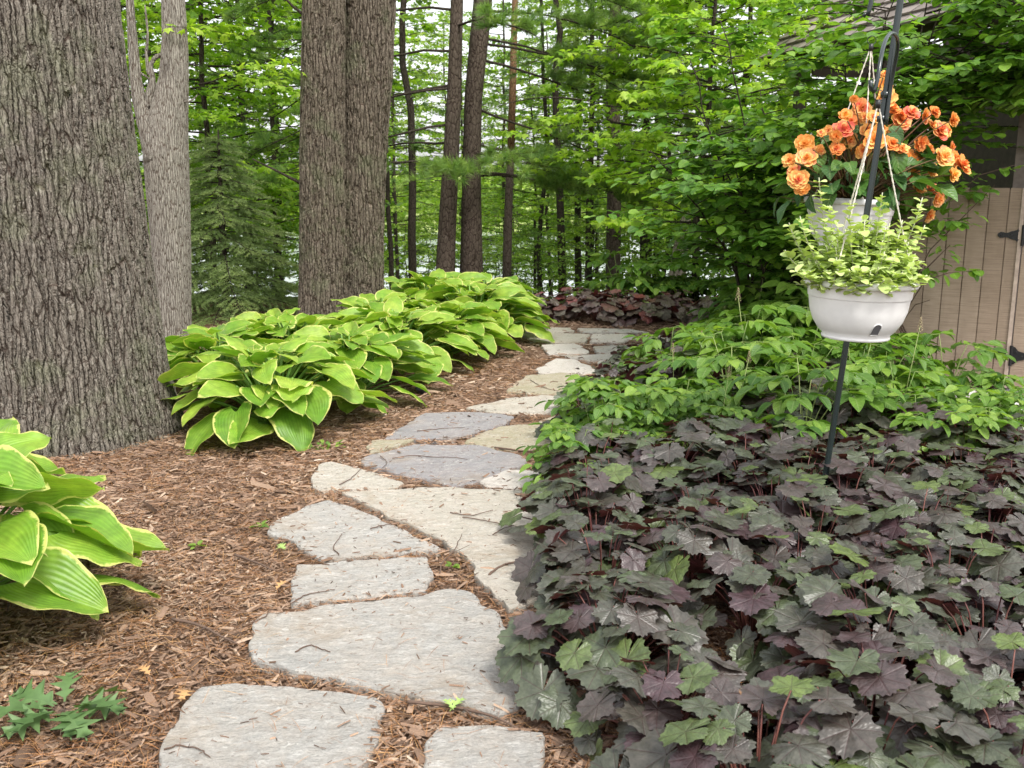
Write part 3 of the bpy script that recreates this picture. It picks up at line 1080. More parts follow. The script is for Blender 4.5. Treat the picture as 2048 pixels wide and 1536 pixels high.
# --- forked grey tree
GY = 8.7
fork = empty('forked_tree', (W(345, 700, GY)[0], GY, 0))
tag(fork, 'smooth pale grey forked tree standing just right of the massive oak trunk', 'tree')
FB = np.array([W(345, 700, GY)[0], GY, 0])
p, r_ = wpath([(345, 730, 78), (345, 660, 72), (343, 500, 76), (336, 380, 84), (332, 310, 88), (336, 240, 78), (348, 160, 58), (350, 80, 50), (346, 0, 46), (342, -400, 42)], GY)
p[0][2] = -0.1
trunk_obj('trunk', M_GREY, p, r_, 160, 420, fork, flare=0.08, seed=8, base=FB).build('trunk', M_GREY, fork)
mb = MB()
for lst in ([(318, 320, 60), (300, 262, 44), (282, 215, 32), (272, 170, 26), (268, 110, 22), (262, 40, 18), (255, -80, 12)],
            [(296, 215, 18), (300, 190, 20), (306, 160, 14), (300, 130, 9), (312, 112, 10), (330, 108, 8)],
            [(298, 150, 8), (292, 110, 7), (296, 70, 5), (290, 10, 4)],
            [(262, 138, 4), (290, 150, 5), (345, 200, 6), (380, 205, 4), (395, 190, 3)]):
    p, r_ = wpath(lst, GY - 0.05)
    pp = p - FB
    dd = np.concatenate([[0], np.cumsum(np.linalg.norm(np.diff(pp, axis=0), axis=1))])
    s = np.linspace(0, dd[-1], 30)
    P = np.stack([np.interp(s, dd, pp[:, k]) for k in range(3)], -1)
    for _ in range(4):
        P[1:-1] = 0.25 * P[:-2] + 0.5 * P[1:-1] + 0.25 * P[2:]
    mb.tube(P, np.interp(s, dd, r_), 14)
mb.build('limb', M_GREY, fork)
# leafy sprays around its fork
wood, leaf = MB(), MB()
crown(91, 5.0, 2.3, 1.0, 18, 7, 8, 0.085, T_MAPLE, wood, leaf, shape='other', axis=lambda h: (0.1, 0.9), tint=(0.6, 0.25))
wood.build('twigs', M_DARKB, fork)
leaf.build('crown', M_MAPLE, fork)


# ------------------------------------------------------------------ twin pines
def pine(label, lst, Y, seed, branches, tufts):
    base = W(lst[0][0], lst[0][1], Y)
    base[2] = float(gz(base[0], Y))
    o = empty('pine_tree', tuple(base))
    tag(o, label, 'tree')
    p, r_ = wpath(lst, Y)
    p[0] = base - np.array([0, 0, 0.1])
    tm = trunk_obj('trunk', M_PINE, p, r_, 32, 120, o, flare=0.12, seed=seed, base=base)
    tm.build('trunk', M_PINE, o)
    wood, nd = MB(), MB()
    r = np.random.default_rng(seed)
    for (h, a, L, up, dr, ntf) in branches:
        x0 = np.interp(h, p[:, 2], p[:, 0]) - base[0]
        n = 9
        s = np.linspace(0, 1, n)
        ang = a + np.cumsum(r.normal(0, 0.06, n))
        c0 = np.concatenate([[0], np.cumsum(np.cos(ang))[:-1]])
        s0_ = np.concatenate([[0], np.cumsum(np.sin(ang))[:-1]])
        path = np.stack([x0 + c0 * L / (n - 1), s0_ * L / (n - 1), h - base[2] + L * (up * s - dr * s ** 2) + r.normal(0, 0.012, n)], -1)
        wood.tube(path, np.linspace(0.017, 0.003, n), 5)
        for t in range(ntf):
            q = r.uniform(0.25, 1)
            i = min(n - 2, int(q * (n - 1)))
            p0 = path[i] + (path[i + 1] - path[i]) * r.uniform(0, 1)
            ta = a + (1 if t % 2 else -1) * r.uniform(0.3, 1.3)
            tl = r.uniform(0.15, 0.55)
            p1 = p0 + np.array([cos(ta) * tl, sin(ta) * tl, r.uniform(-0.12, 0.1)])
            wood.tube(np.array([p0, p1]), [0.005, 0.002], 3, cap=False)
            if tufts:
                m = 5
                qs = np.linspace(0.35, 1, m)
                L_ = p0 + (p1 - p0) * qs[:, None]
                nd.inst(T_PINE[t % 3], frames(ta + r.normal(0, 0.5, m), r.normal(0.25, 0.3, m), r.uniform(0, 6, m)), L_, r.uniform(0.8, 1.2, m), np.clip(r.normal(0.55, 0.25, m), 0, 1))
    wood.build('branch', M_DARKB, o)
    if nd.n:
        nd.build('needles', M_NEEDLE, o)
    return o


r = np.random.default_rng(5)
brL = [(1.65, 3.3, 2.4, 0.05, 0.15, 6), (2.1, 3.5, 2.2, -0.15, 0.15, 10), (2.5, 3.2, 2.6, -0.05, 0.3, 14), (2.55, 2.9, 2.4, -0.1, 0.25, 12), (2.95, 3.2, 3.0, 0.0, 0.45, 16), (3.4, 3.0, 2.6, 0.1, 0.4, 26),
       (3.8, 3.5, 2.6, 0.1, 0.35, 30), (1.9, 2.6, 1.8, 0, 0.1, 8), (3.2, 5.2, 1.6, 0.1, 0.3, 12), (4.2, 2.2, 2.4, .1, .3, 34), (4.0, 4.4, 2, .1, .3, 30), (4.6, 0.8, 2, .1, .3, 30)]
pine('left of the two close brown pine trunks beyond the hostas', [(888, 600, 40), (892, 500, 37), (900, 350, 33), (908, 200, 29), (914, 0, 25), (920, -300, 22)], 12.3, 11, brL, True)
brR = [(1.55, -0.25, 2.0, -0.05, 0.12, 40), (1.5, -0.1, 2.5, 0.0, 0.12, 46), (2.3, -0.15, 2.2, -0.3, 0.1, 18), (2.85, 0.1, 2.8, -0.2, 0.12, 34), (3.05, -0.1, 3.2, -0.1, 0.22, 50), (3.1, 0.4, 2.4, -0.05, 0.3, 30),
       (3.4, -0.35, 2.2, 0, 0.3, 30), (3.7, 0.15, 3.0, 0.05, 0.3, 46), (1.9, 0.3, 1.8, -0.2, 0.1, 14), (4.1, -0.3, 2.6, .1, .3, 40), (4.3, 0.6, 2.6, .1, .3, 40), (1.62, -1.9, 1.1, 0.1, 0.2, 20), (1.75, -0.9, 1.0, 0.1, 0.2, 16)]
pine('right of the two close brown pine trunks with long drooping branches', [(943, 600, 50), (943, 500, 44), (943, 350, 37), (946, 200, 36), (958, 80, 38), (966, 0, 38), (980, -300, 30)], 12.5, 12, brR, True)


# ================================================================== WOODLAND BEHIND
def mk(name, seed, H, R, z0, nb, ntw, nlf, ls, tm, lm, wm, r0, **kw):
    return make_tree(name, seed, H, R, z0, nb, ntw, nlf, ls, tm, lm, wm, r0, **kw)


P_BROAD = Place([
    mk('broadleaf_tree', 101, 9, 2.3, 1.6, 48, 9, 12, 0.10, T_FLAT, M_BROAD, M_DARKB, 0.06, tint=(0.5, 0.25)),
    mk('broadleaf_tree', 102, 8, 2.0, 1.0, 46, 9, 12, 0.095, T_FLAT, M_BROAD2, M_DARKB, 0.05, tint=(0.5, 0.25)),
    mk('broadleaf_tree', 103, 9, 2.2, 2.4, 38, 9, 10, 0.10, T_FLAT, M_BROAD, M_DARKB, 0.06, tint=(0.45, 0.25)),
])
P_MAPLE = Place([
    mk('maple_tree', 111, 6.5, 1.7, 0.9, 50, 10, 10, 0.10, T_MAPLE, M_MAPLE, M_DARKB, 0.04, tint=(0.5, 0.25), up=0.25, droop=0.3),
    mk('maple_tree', 112, 7.5, 2.1, 1.3, 50, 10, 10, 0.105, T_MAPLE, M_MAPLE, M_DARKB, 0.06, tint=(0.4, 0.25), up=0.25, droop=0.3),
])
P_PINE = Place([
    mk('slender_pine_tree', 121, 9, 1.9, 2.0, 30, 8, 2, 1.0, T_PINEF, M_NEEDLE, M_PINE, 0.10, shape='cone2', tint=(0.4, 0.25), up=0.15, droop=0.3, tw_len=0.25, side=0.3),
    mk('slender_pine_tree', 122, 8, 1.6, 1.0, 30, 8, 2, 1.0, T_PINEF, M_NEEDLE, M_DARKB, 0.07, shape='cone2', tint=(0.4, 0.25), up=0.1, droop=0.3, tw_len=0.25, side=0.3),
])
P_UNDER = Place([
    mk('woodland_shrub', 131, 2.6, 1.3, 0.15, 26, 8, 8, 0.09, T_FLAT, M_BROAD, M_DARKB, 0.02, tint=(0.45, 0.25)),
    mk('woodland_shrub', 132, 2.2, 1.4, 0.1, 26, 8, 8, 0.09, T_FLAT, M_BROAD2, M_DARKB, 0.02, tint=(0.5, 0.25)),
])


def at(px, Y):
    x = (px - 1024) / FPX * Y * 1.0
    return (float(x), float(Y), float(gz(x, Y)) - 0.02)


def spot(plc, i, px, Y, sc, label, cat, group=None):
    return plc.put(i, at(px, Y), (px * 1.7 + Y * 3.1) % 6.28, sc, label, cat, group)


GW = 'trees of the wood between garden and lake'
LW = 'slim dark-stemmed leafy tree in the wood beyond the garden'
# left part
spot(P_MAPLE, 0, 430, 12.5, 1.0, 'bright green maple between the pale forked tree and the twin oak', 'tree', GW)
spot(P_MAPLE, 1, 250, 12.0, 1.0, 'green maple half hidden behind the massive oak trunk', 'tree', GW)
for px, Y, sc in ((560, 16, 1.15), (500, 20, 1.2), (1070, 21, 0.8), (1180, 19, 0.9), (1330, 15.5, 0.9), (1560, 15, 1.1), (780, 27, 1.1)):
    spot(P_MAPLE, int(px) % 2, px, Y, sc, LW, 'tree', GW)
for k, (i, px, Y, sc) in enumerate([(0, 500, 17, 1), (1, 340, 17, 1), (1, 620, 24, 1.1), (1, 180, 20, 1.2), (0, 80, 16, 1.1), (0, 700, 28, 1.0), (1, 430, 26, 1.3), (0, 560, 19, 1.1), (1, 800, 30, 1.2), (1, 1020, 32, 1.2), (1, 900, 34, 1.2), 
                                     (1, 800, 24, 0.9), (0, 1010, 26, 0.9), (1, 930, 27, 0.9), (1, 1100, 25, 0.85), (1, 1190, 24, .95),
                                     (0, 1300, 18, 1.0), (1, 1390, 22, 1.1), (1, 1480, 17, 1.1), (2, 1560, 21, 1.2), (0, 1700, 18, 1.2), (1, 1860, 20, 1.2), (1, 1980, 15, 1.1), (0, 2160, 16, 1.2)]):
    spot(P_BROAD, i, px, Y, sc, LW, 'tree', GW)
for k, (i, px, Y, sc) in enumerate([(0, 1232, 14.5, 1.05), (1, 1160, 20, 1), (1, 1290, 17.5, 1), (0, 735, 17, 0.9)]):
    spot(P_PINE, i, px, Y, sc, 'slender pine with thin dark trunk in the wood before the lake' if k else 'dark straight pine trunk right of the twin pines, beside the bright maple', 'tree', 'pines of the wood')
for k, (px, Y, sc, i) in enumerate([(420, 15, 1, 0), (520, 14.5, 1, 1), (640, 17, 1, 0), (200, 13, 1.1, 1), (1000, 19, 0.5, 1), (1080, 16, 0.5, 0), (1180, 16, 0.6, 1), (1290, 15, 0.7, 0), (1350, 17, .8, 1), (1440, 14.5, 1, 0), (1540, 16, 1.1, 1), (1640, 14, 1.1, 0), (1760, 15, 1.2, 1), (1900, 14, 1.2, 0), (2040, 15, 1.2, 1), (700, 20, .6, 1), (790, 29, 1.3, 0), (860, 33, 1.4, 1), (930, 30, 1.2, 0), (985, 34, 1.5, 1), (1040, 30, 1.3, 0), (1110, 33, 1.5, 1), (1170, 29, 1.4, 0), (1240, 31, 1.5, 1), (1310, 28, 1.4, 0), (460, 28, 1.4, 0), (560, 30, 1.5, 1), (380, 25, 1.4, 1), (820, 24, .9, 1), (1075, 25, .9, 1)]):
    spot(P_UNDER, i, px, Y, sc, 'leafy green shrub on the wooded slope beyond the garden', 'shrub', 'shrubs on the slope')
# near bright maple right of centre
mp = mk('maple_tree', 141, 3.9, 1.75, 0.8, 60, 10, 11, 0.10, T_MAPLE, M_MAPLE, M_DARKB, 0.045, tint=(0.65, 0.25), up=0.3, droop=0.3)
mp.location = at(1400, 11.3)
tag(mp, 'bright yellow-green maple sapling between the dark pine trunk and the round-leaved shrub', 'tree')

# thin extra trunks seen against the lake
mbk = [(785, 19, 0.05), (832, 16, 0.07), (1088, 19, 0.05), (1130, 16.5, 0.07), (1183, 18, 0.06), (1300, 17.5, 0.07), (560, 18, 0.05), (1490, 16, .05)]
for k, (px, Y, r0) in enumerate(mbk):
    rr = np.random.default_rng(300 + k)
    x, y, z = at(px, Y)
    o = empty('slim_tree', (x, y, z))
    tag(o, 'thin dark bare-stemmed young tree silhouetted against the lake', 'tree', 'thin dark stems against the lake')
    hs = np.linspace(-0.2, 8, 14)
    wob = np.cumsum(rr.normal(0, 0.035, (14, 2)), 0)
    pts = np.stack([wob[:, 0] + hs * rr.normal(0, 0.012), wob[:, 1], hs], -1)
    mb = MB()
    mb.tube(pts, np.linspace(r0, r0 * 0.4, 14), 9)
    wd, lf = MB(), MB()
    crown(310 + k, 8, 2.3, 1.0, 16, 6, 6, 0.1, T_FLAT, wd, lf, shape='other', axis=lambda h, p=pts, q=hs: (float(np.interp(h, q, p[:, 0])), float(np.interp(h, q, p[:, 1]))))
    mb.merge(wd)
    mb.build('trunk', M_DARKB, o)
    lf.build('crown', M_BROAD2, o)

# reddish trunk and pale leaning snag
x, y, z = at(1014, 15)
o = empty('red_pine_tree', (x, y, z))
tag(o, 'thin straight pine with orange upper bark right of the twin pines', 'tree')
p, r_ = wpath([(1014, 640, 20), (1014, 520, 18), (1018, 380, 16), (1022, 300, 15)], 15)
mb = MB()
mb.tube(p - np.array([x, y, z]), r_, 12)
mb.build('trunk', M_PINE, o)
p, r_ = wpath([(1022, 300, 15), (1026, 150, 14), (1030, 0, 12), (1034, -200, 10)], 15)
mb = MB()
mb.tube(p - np.array([x, y, z]), r_, 12)
tag(mb.build('upper_trunk', M_ORANGE, o), 'orange flaky upper trunk')
x, y, z = at(1358, 12.2)
o = empty('snag', (x, y, z))
tag(o, 'pale leaning broken dead trunk behind the far planting', 'dead tree')
p, r_ = wpath([(1350, 600, 40), (1356, 540, 34), (1364, 480, 30), (1372, 440, 20), (1377, 415, 6)], 12.2)
mb = MB()
mb.tube(p - np.array([x, y, z]), r_, 12)
mb.build('trunk', M_STUMP, o)

# far shore tree line, one mass
mb = MB()
r = np.random.default_rng(77)
nT = 230
tx = r.uniform(-110, 120, nT)
ty = r.uniform(90, 112, nT)
th_ = r.uniform(3.0, 5.5, nT)
loc, tn = [], []
for i in range(nT):
    m = 130
    d = nrm(r.normal(size=(m, 3))) * r.uniform(0.7, 1.0, (m, 1))
    loc.append(np.array([tx[i], ty[i], -2.4 + th_[i] * 0.5]) + d * np.array([1.9, 1.9, th_[i] * 0.5]))
    tn.append(np.clip(r.normal(r.uniform(0.2, 0.8), 0.15, m), 0, 1))
loc = np.concatenate(loc)
m = len(loc)
mb.inst(T_FLAT[1], frames(r.uniform(0, 6.28, m), r.normal(0, 0.6, m), r.normal(0, 0.6, m)), loc, r.uniform(0.5, 0.9, m), np.concatenate(tn))
tag(mb.build('far_shore_wood', M_BROAD2), 'low green line of trees along the far shore of the lake', 'wood', kind='stuff')

# ------------------------------------------------------------------ young spruce
sp = empty('spruce_tree', at(450, 11.0))
tag(sp, 'young pale green spruce with drooping sprays between the forked tree and twin oak', 'tree')
wd, nd = MB(), MB()
r = np.random.default_rng(61)
wd.tube([(0, 0, -0.1), (0, 0, 1.0), (0.02, 0, 2.0)], [0.05, 0.035, 0.008], 8)
for b in range(84):
    f = (b / 84) ** 0.9
    h = 0.1 + 1.85 * f
    L = 1.15 * (1 - f) ** 0.8 * r.uniform(0.8, 1.1) + 0.06
    a = b * 2.39996 + r.normal(0, 0.2)
    n = 6
    s = np.linspace(0, 1, n)
    path = np.stack([np.cos(a) * L * s, np.sin(a) * L * s, h + L * (0.15 * s - 0.42 * s ** 2 + 0.12 * s ** 3)], -1)
    wd.tube(path, np.linspace(0.009, 0.002, n), 4)
    nt_ = int(7 + L * 22)
    for t in range(nt_):
        q = 0.12 + 0.88 * t / nt_
        i = min(n - 2, int(q * (n - 1)))
        p0 = path[i] + (path[i + 1] - path[i]) * (q * (n - 1) - i)
        ta = a + (1 if t % 2 else -1) * r.uniform(0.5, 0.95)
        tl = L * 0.42 * (1.1 - q) + 0.07
        m = max(1, int(tl / 0.09))
        qs = (np.arange(m)) / m
        d = np.array([cos(ta), sin(ta), -0.25])
        nd.inst(T_SPR[t % 3], frames(np.full(m, ta), np.full(m, -0.22) + r.normal(0, 0.1, m), r.uniform(0, 6, m)), p0 + d * tl * qs[:, None], r.uniform(0.9, 1.3, m), np.clip(0.25 + 0.7 * q + r.normal(0, 0.12, m), 0, 1))
wd.build('trunk', M_DARKB, sp)
nd.build('needles', M_SPRUCE, sp)

# ================================================================== FLAGSTONES
STONES = [
    ('grey', [(400, 1372), (520, 1368), (660, 1378), (757, 1392), (755, 1440), (745, 1490), (690, 1545), (640, 1640), (280, 1660), (320, 1500), (360, 1430)], 'rough grey flagstone at the bottom edge, left of the front pair'),
    ('grey', [(870, 1455), (960, 1450), (1088, 1462), (1092, 1640), (800, 1640), (850, 1500)], 'grey flagstone at the bottom edge, right of the front pair'),
    ('grey', [(520, 1230), (640, 1210), (760, 1200), (900, 1175), (940, 1180), (1000, 1225), (1030, 1290), (1050, 1360), (1040, 1420), (1000, 1430), (880, 1400), (720, 1370), (590, 1345), (500, 1320), (495, 1290), (505, 1250)], 'largest grey flagstone with rust stains, second row from the front'),
    ('grey', [(590, 1130), (700, 1122), (858, 1112), (868, 1145), (855, 1180), (700, 1195), (578, 1207)], 'small rectangular pale grey flagstone just beyond the largest one'),
    ('grey', [(655, 998), (760, 1035), (885, 1100), (760, 1110), (640, 1118), (590, 1085), (533, 1062), (560, 1035)], 'pointed triangular grey flagstone on the left side of the path'),
    ('warm', [(680, 985), (850, 973), (1050, 978), (1090, 1070), (1105, 1190), (1015, 1222), (980, 1180), (930, 1115), (885, 1080), (760, 1022)], 'big pale buff flagstone strewn with twigs at the right of the path'),
    ('warm', [(635, 930), (660, 924), (730, 940), (810, 965), (760, 978), (640, 980), (622, 960)], 'small cracked buff flagstone at the left path edge'),
    ('blue', [(722, 915), (830, 888), (960, 892), (1040, 912), (1050, 930), (960, 962), (910, 972), (810, 950), (735, 930)], 'wide blue-grey flagstone with one long twig on it'),
    ('pale', [(958, 963), (1010, 938), (1085, 945), (1105, 965), (1040, 974), (975, 974)], 'small pale flagstone right of the blue-grey one'),
    ('gold', [(742, 880), (830, 879), (800, 889), (738, 908), (730, 893)], 'narrow sliver of tan flagstone above the blue-grey one'),
    ('blue', [(768, 876), (815, 845), (850, 825), (960, 824), (1030, 833), (990, 855), (900, 878), (830, 877)], 'lozenge-shaped grey flagstone with a thin twig, mid path'),
    ('gold', [(928, 882), (1000, 853), (1080, 850), (1120, 860), (1100, 895), (1000, 900), (940, 895)], 'yellowish flagstone partly under the dark leaves at the right'),
    ('warm', [(930, 815), (1010, 797), (1080, 790), (1180, 797), (1180, 815), (1110, 826), (1010, 826)], 'long tan flagstone crossing the path at its middle'),
    ('gold', [(1012, 782), (1050, 752), (1120, 745), (1200, 752), (1200, 790), (1060, 787)], 'wide golden flagstone with curved cracks'),
    ('pale', [(1070, 738), (1110, 718), (1150, 720), (1210, 747), (1150, 748), (1080, 745)], 'almost white pentagonal flagstone where the path bends'),
    ('pale', [(1195, 722), (1260, 720), (1245, 744), (1215, 741)], 'small white flagstone beside the almost white pentagonal one'),
    ('grey', [(1128, 711), (1260, 706), (1265, 718), (1180, 722)], 'narrow grey flagstone above the small white one'),
    ('pale', [(1083, 690), (1150, 686), (1180, 702), (1170, 707), (1095, 707)], 'whitish flagstone at the left edge of the far path'),
    ('grey', [(1185, 693), (1290, 688), (1320, 700), (1260, 705), (1195, 705)], 'grey flagstone at the right edge of the far path'),
    ('warm', [(1040, 668), (1100, 665), (1180, 668), (1170, 683), (1100, 685), (1060, 680)], 'tan flagstone next to the hosta tips at the far bend'),
    ('pale', [(1185, 668), (1250, 668), (1280, 676), (1240, 685), (1180, 683)], 'pale flagstone in the middle of the far bend'),
    ('warm', [(1020, 660), (1060, 655), (1140, 655), (1150, 663), (1040, 665)], 'thin strip of flagstone at the far left end of the path'),
    ('grey', [(1155, 656), (1260, 658), (1300, 665), (1160, 665)], 'thin grey strip of flagstone before the red leaves'),
    ('pale', [(1290, 670), (1380, 674), (1400, 686), (1310, 686)], 'far flagstone seen through the green leaves'),
    ('grey', [(1345, 692), (1440, 694), (1460, 712), (1370, 712)], 'grey flagstone mostly hidden under the green plants'),
    ('gold', [(1075, 843), (1115, 830), (1160, 834), (1150, 846), (1090, 847)], 'little tan flagstone beside the dark curling leaves'),
]
ST_POLY = []


def stone(kind, poly, label, idx):
    r = np.random.default_rng(500 + idx)
    P = np.array([G(px, min(py, 1700), 0.02)[:2] for px, py in poly])
    # resample with jitter
    out = []
    n = len(P)
    for i in range(n):
        a, b = P[i], P[(i + 1) % n]
        L = np.linalg.norm(b - a)
        k = max(2, int(L / 0.022))
        nv = np.array([-(b - a)[1], (b - a)[0]]) / (L + 1e-9)
        amp = 0.0
        for j in range(k):
            amp = amp * 0.72 + r.normal(0, 0.0042)
            w = sin(pi * j / k)
            out.append(a + (b - a) * j / k + nv * (amp + 0.006 * sin(j * 0.5 + idx)) * (0.4 + w))
    O = np.array(out)
    for _ in range(1):
        O = 0.22 * np.roll(O, 1, 0) + 0.56 * O + 0.22 * np.roll(O, -1, 0)
    area = 0.5 * np.sum(O[:, 0] * np.roll(O[:, 1], -1) - O[:, 1] * np.roll(O[:, 0], -1))
    if area < 0:
        O = O[::-1]
    ST_POLY.append(O)
    c = O.mean(0)
    m = len(O)
    rings = [(1.0, -0.06), (1.0, 0.014), (0.992, 0.019), (0.98, 0.022)]
    tilt = r.normal(0, 0.006, 2)
    mb = MB()
    Vs = []
    for s, z in rings:
        D = O - c
        Q = D * (1 - (1 - s) * 0.35 / np.maximum(np.linalg.norm(D, axis=1, keepdims=True), 0.1))
        zz = z + (Q @ tilt) * (1 if z > 0 else 0) + (r.normal(0, 0.0012, m) if 0 < z < 0.021 else 0)
        Vs.append(np.c_[Q, zz * np.ones(m)])
    V = np.concatenate(Vs)
    i = np.arange(len(rings) - 1)[:, None] * m
    j = np.arange(m)[None]
    j2 = (j + 1) % m
    q = np.stack([i + j, i + j2, i + m + j2, i + m + j], -1).reshape(-1, 4)
    loops = np.concatenate([q.ravel(), (len(rings) - 1) * m + np.arange(m)])
    sizes = np.concatenate([np.full(len(q), 4), [m]])
    mb.add(V, loops, sizes)
    o = mb.build('flagstone', M_ST[kind], smooth=False)
    o.location = (c[0], c[1], 0)
    o.rotation_euler = (0, 0, 0)
    tag(o, label, 'flagstone', 'flagstones of the garden path')
    return o


for i, (k, poly, lab) in enumerate(STONES):
    stone(k, poly, lab, i)


def in_poly(pts, poly):
    x, y = pts[:, 0], pts[:, 1]
    ins = np.zeros(len(pts), bool)
    n = len(poly)
    j = n - 1
    lo, hi = poly.min(0), poly.max(0)
    cand = (x > lo[0]) & (x < hi[0]) & (y > lo[1]) & (y < hi[1])
    idx = np.where(cand)[0]
    xx, yy = x[idx], y[idx]
    c = np.zeros(len(idx), bool)
    for i in range(n):
        xi, yi = poly[i]
        xj, yj = poly[j]
        t = ((yi > yy) != (yj > yy)) & (xx < (xj - xi) * (yy - yi) / (yj - yi + 1e-12) + xi)
        c ^= t
        j = i
    ins[idx] = c
    return ins


def on_stone(pts):
    m = np.zeros(len(pts), bool)
    for p in ST_POLY:
        m |= in_poly(pts, p)
    return m


# ------------------------------------------------------------------ mulch
def chips():
    r = np.random.default_rng(42)
    def chip_t(seed, w):
        q = np.random.default_rng(seed)
        h = q.uniform(0.05, 0.16)
        P = np.array([(-w, 0, 0), (0, -0.08, h), (w, 0.05, 0), (-w * 0.8, 0.5, 0.02), (0, 0.5, h * 1.3), (w * 1.05, 0.5, 0.03), (-w * 0.6, 1, 0), (0.02, 1.06, h), (w * 0.8, 0.95, 0)])
        P[:, 1] -= 0.5
        f = [(0, 1, 4, 3), (1, 2, 5, 4), (3, 4, 7, 6), (4, 5, 8, 7)]
        return P, np.array(f).ravel(), np.full(4, 4), np.zeros_like(P)
    T = [chip_t(i, w) for i, w in enumerate((0.04, 0.07, 0.11, 0.19))]
    mb = MB()
    sets = [((-3.6, 1.3), (1.6, 4.6), 140000, 0.020), ((-3.4, 1.3), (4.4, 7.2), 70000, 0.024), ((-3.0, 1.8), (7.0, 11.5), 40000, 0.030), ((0.0, 3.8), (1.6, 7.5), 26000, 0.034)]
    for (x0, x1), (y0, y1), n, L in sets:
        p = np.c_[r.uniform(x0, x1, n), r.uniform(y0, y1, n)]
        on = on_stone(p)
        edge = np.zeros(n, bool)
        ii = np.where(on)[0]
        for poly in ST_POLY:
            for c0 in range(0, len(ii), 4000):
                k_ = ii[c0:c0 + 4000]
                d2 = ((p[k_][:, None] - poly[None]) ** 2).sum(-1).min(1)
                edge[k_] |= d2 < 0.022 ** 2
        keep = ~on | (r.uniform(0, 1, n) < np.where(edge, 0.28, 0.03))
        p, on = p[keep], on[keep]
        n = len(p)
        # low mounds of mulch
        z = np.where(on, 0.024, r.uniform(-0.008, 0.016, n))
        ln = L * np.exp(r.normal(-0.2, 0.55, n))
        ln = np.where(on, ln * 0.7, ln)
        tn = np.clip(r.beta(2.2, 2.4, n) + 0.13 * np.sin(p[:, 0] * 3.1 + 2 * np.sin(p[:, 1] * 1.7)) * np.sin(p[:, 1] * 2.3 + p[:, 0]) - 0.04, 0, 1)
        wh = r.integers(0, 4, n)
        R = frames(r.uniform(0, 6.28, n), r.normal(0, 0.16, n), r.normal(0, 0.3, n))
        for i in range(4):
            m = wh == i
            mb.inst(T[i], R[m], np.c_[p[m], z[m]], ln[m], tn[m])
    tag(mb.build('bark_mulch', M_CHIP, smooth=False), 'reddish brown shredded bark mulch covering the beds and path joints', 'mulch', kind='stuff')
    # dry needles
    P = np.array([(-0.006, 0, 0), (0.006, 0, 0), (0.03, 0.5, 0.03), (0.018, 0.5, 0.03), (0.0, 1, 0), (0.004, 1, 0)])
    P[:, 1] -= 0.5
    tm = (P, np.array([0, 1, 2, 3, 3, 2, 5, 4]), np.full(2, 4), np.zeros_like(P))
    mb = MB()
    n = 60000
    p = np.c_[r.uniform(-3.2, 1.3, n), 1.7 + 6.5 * r.uniform(0, 1, n) ** 1.3]
    on = on_stone(p)
    keep = ~on | (r.uniform(0, 1, n) < 0.04)
    p, on = p[keep], on[keep]
    n = len(p)
    mb.inst(tm, frames(r.uniform(0, 6.28, n), r.normal(0, 0.08, n), r.normal(0, 0.3, n)), np.c_[p, np.where(on, 0.026, 0.014 + r.uniform(0, 0.008, n))], r.uniform(0.04, 0.09, n), r.uniform(0, 1, n))
    tag(mb.build('dry_pine_needles', M_PNEED, smooth=False), 'thin orange dry pine needles scattered over mulch and stones', 'pine needles', kind='stuff')


chips()


# ================================================================== HOSTAS
def make_hosta(seed, n=72, R=0.44, H=0.46, ls=0.205):
    root = empty('hosta')
    r = np.random.default_rng(seed)
    st, lf = MB(), MB()
    for i in range(n):
        t = (i + 0.5) / n
        a = i * 2.39996 + r.normal(0, 0.25)
        rr = R * (0.08 + 0.86 * t ** 0.6) * r.uniform(0.85, 1.12)
        h = H * (1.0 - 0.70 * t ** 1.7) * r.uniform(0.86, 1.08)
        pit = 0.30 - 0.75 * t + r.normal(0, 0.22)
        base = np.array([cos(a) * 0.05 * t, sin(a) * 0.05 * t, 0.0])
        end = np.array([cos(a) * rr, sin(a) * rr, h])
        midp = np.array([cos(a) * rr * 0.38, sin(a) * rr * 0.38, h * 0.62])
        s = np.linspace(0, 1, 7)[:, None]
        path = (1 - s) ** 2 * base + 2 * s * (1 - s) * midp + s ** 2 * end
        st.tube(path, np.linspace(0.009, 0.005, 7), 6, tint=r.uniform(0, 1))
        az = a + r.normal(0, 0.25)
        sc = ls * (0.72 + 0.38 * min(1, t * 1.6)) * r.uniform(0.85, 1.1)
        lf.inst(T_HOSTA[r.integers(0, 8)], frames([az], [pit], [r.normal(0, 0.3)]), [end + np.array([0, 0, 0.0])], [sc], [np.clip(r.normal(0.5, 0.28), 0, 1)])
    st.build('stalks', M_HSTEM, root)
    lf.build('foliage', M_HOSTA, root)
    return root


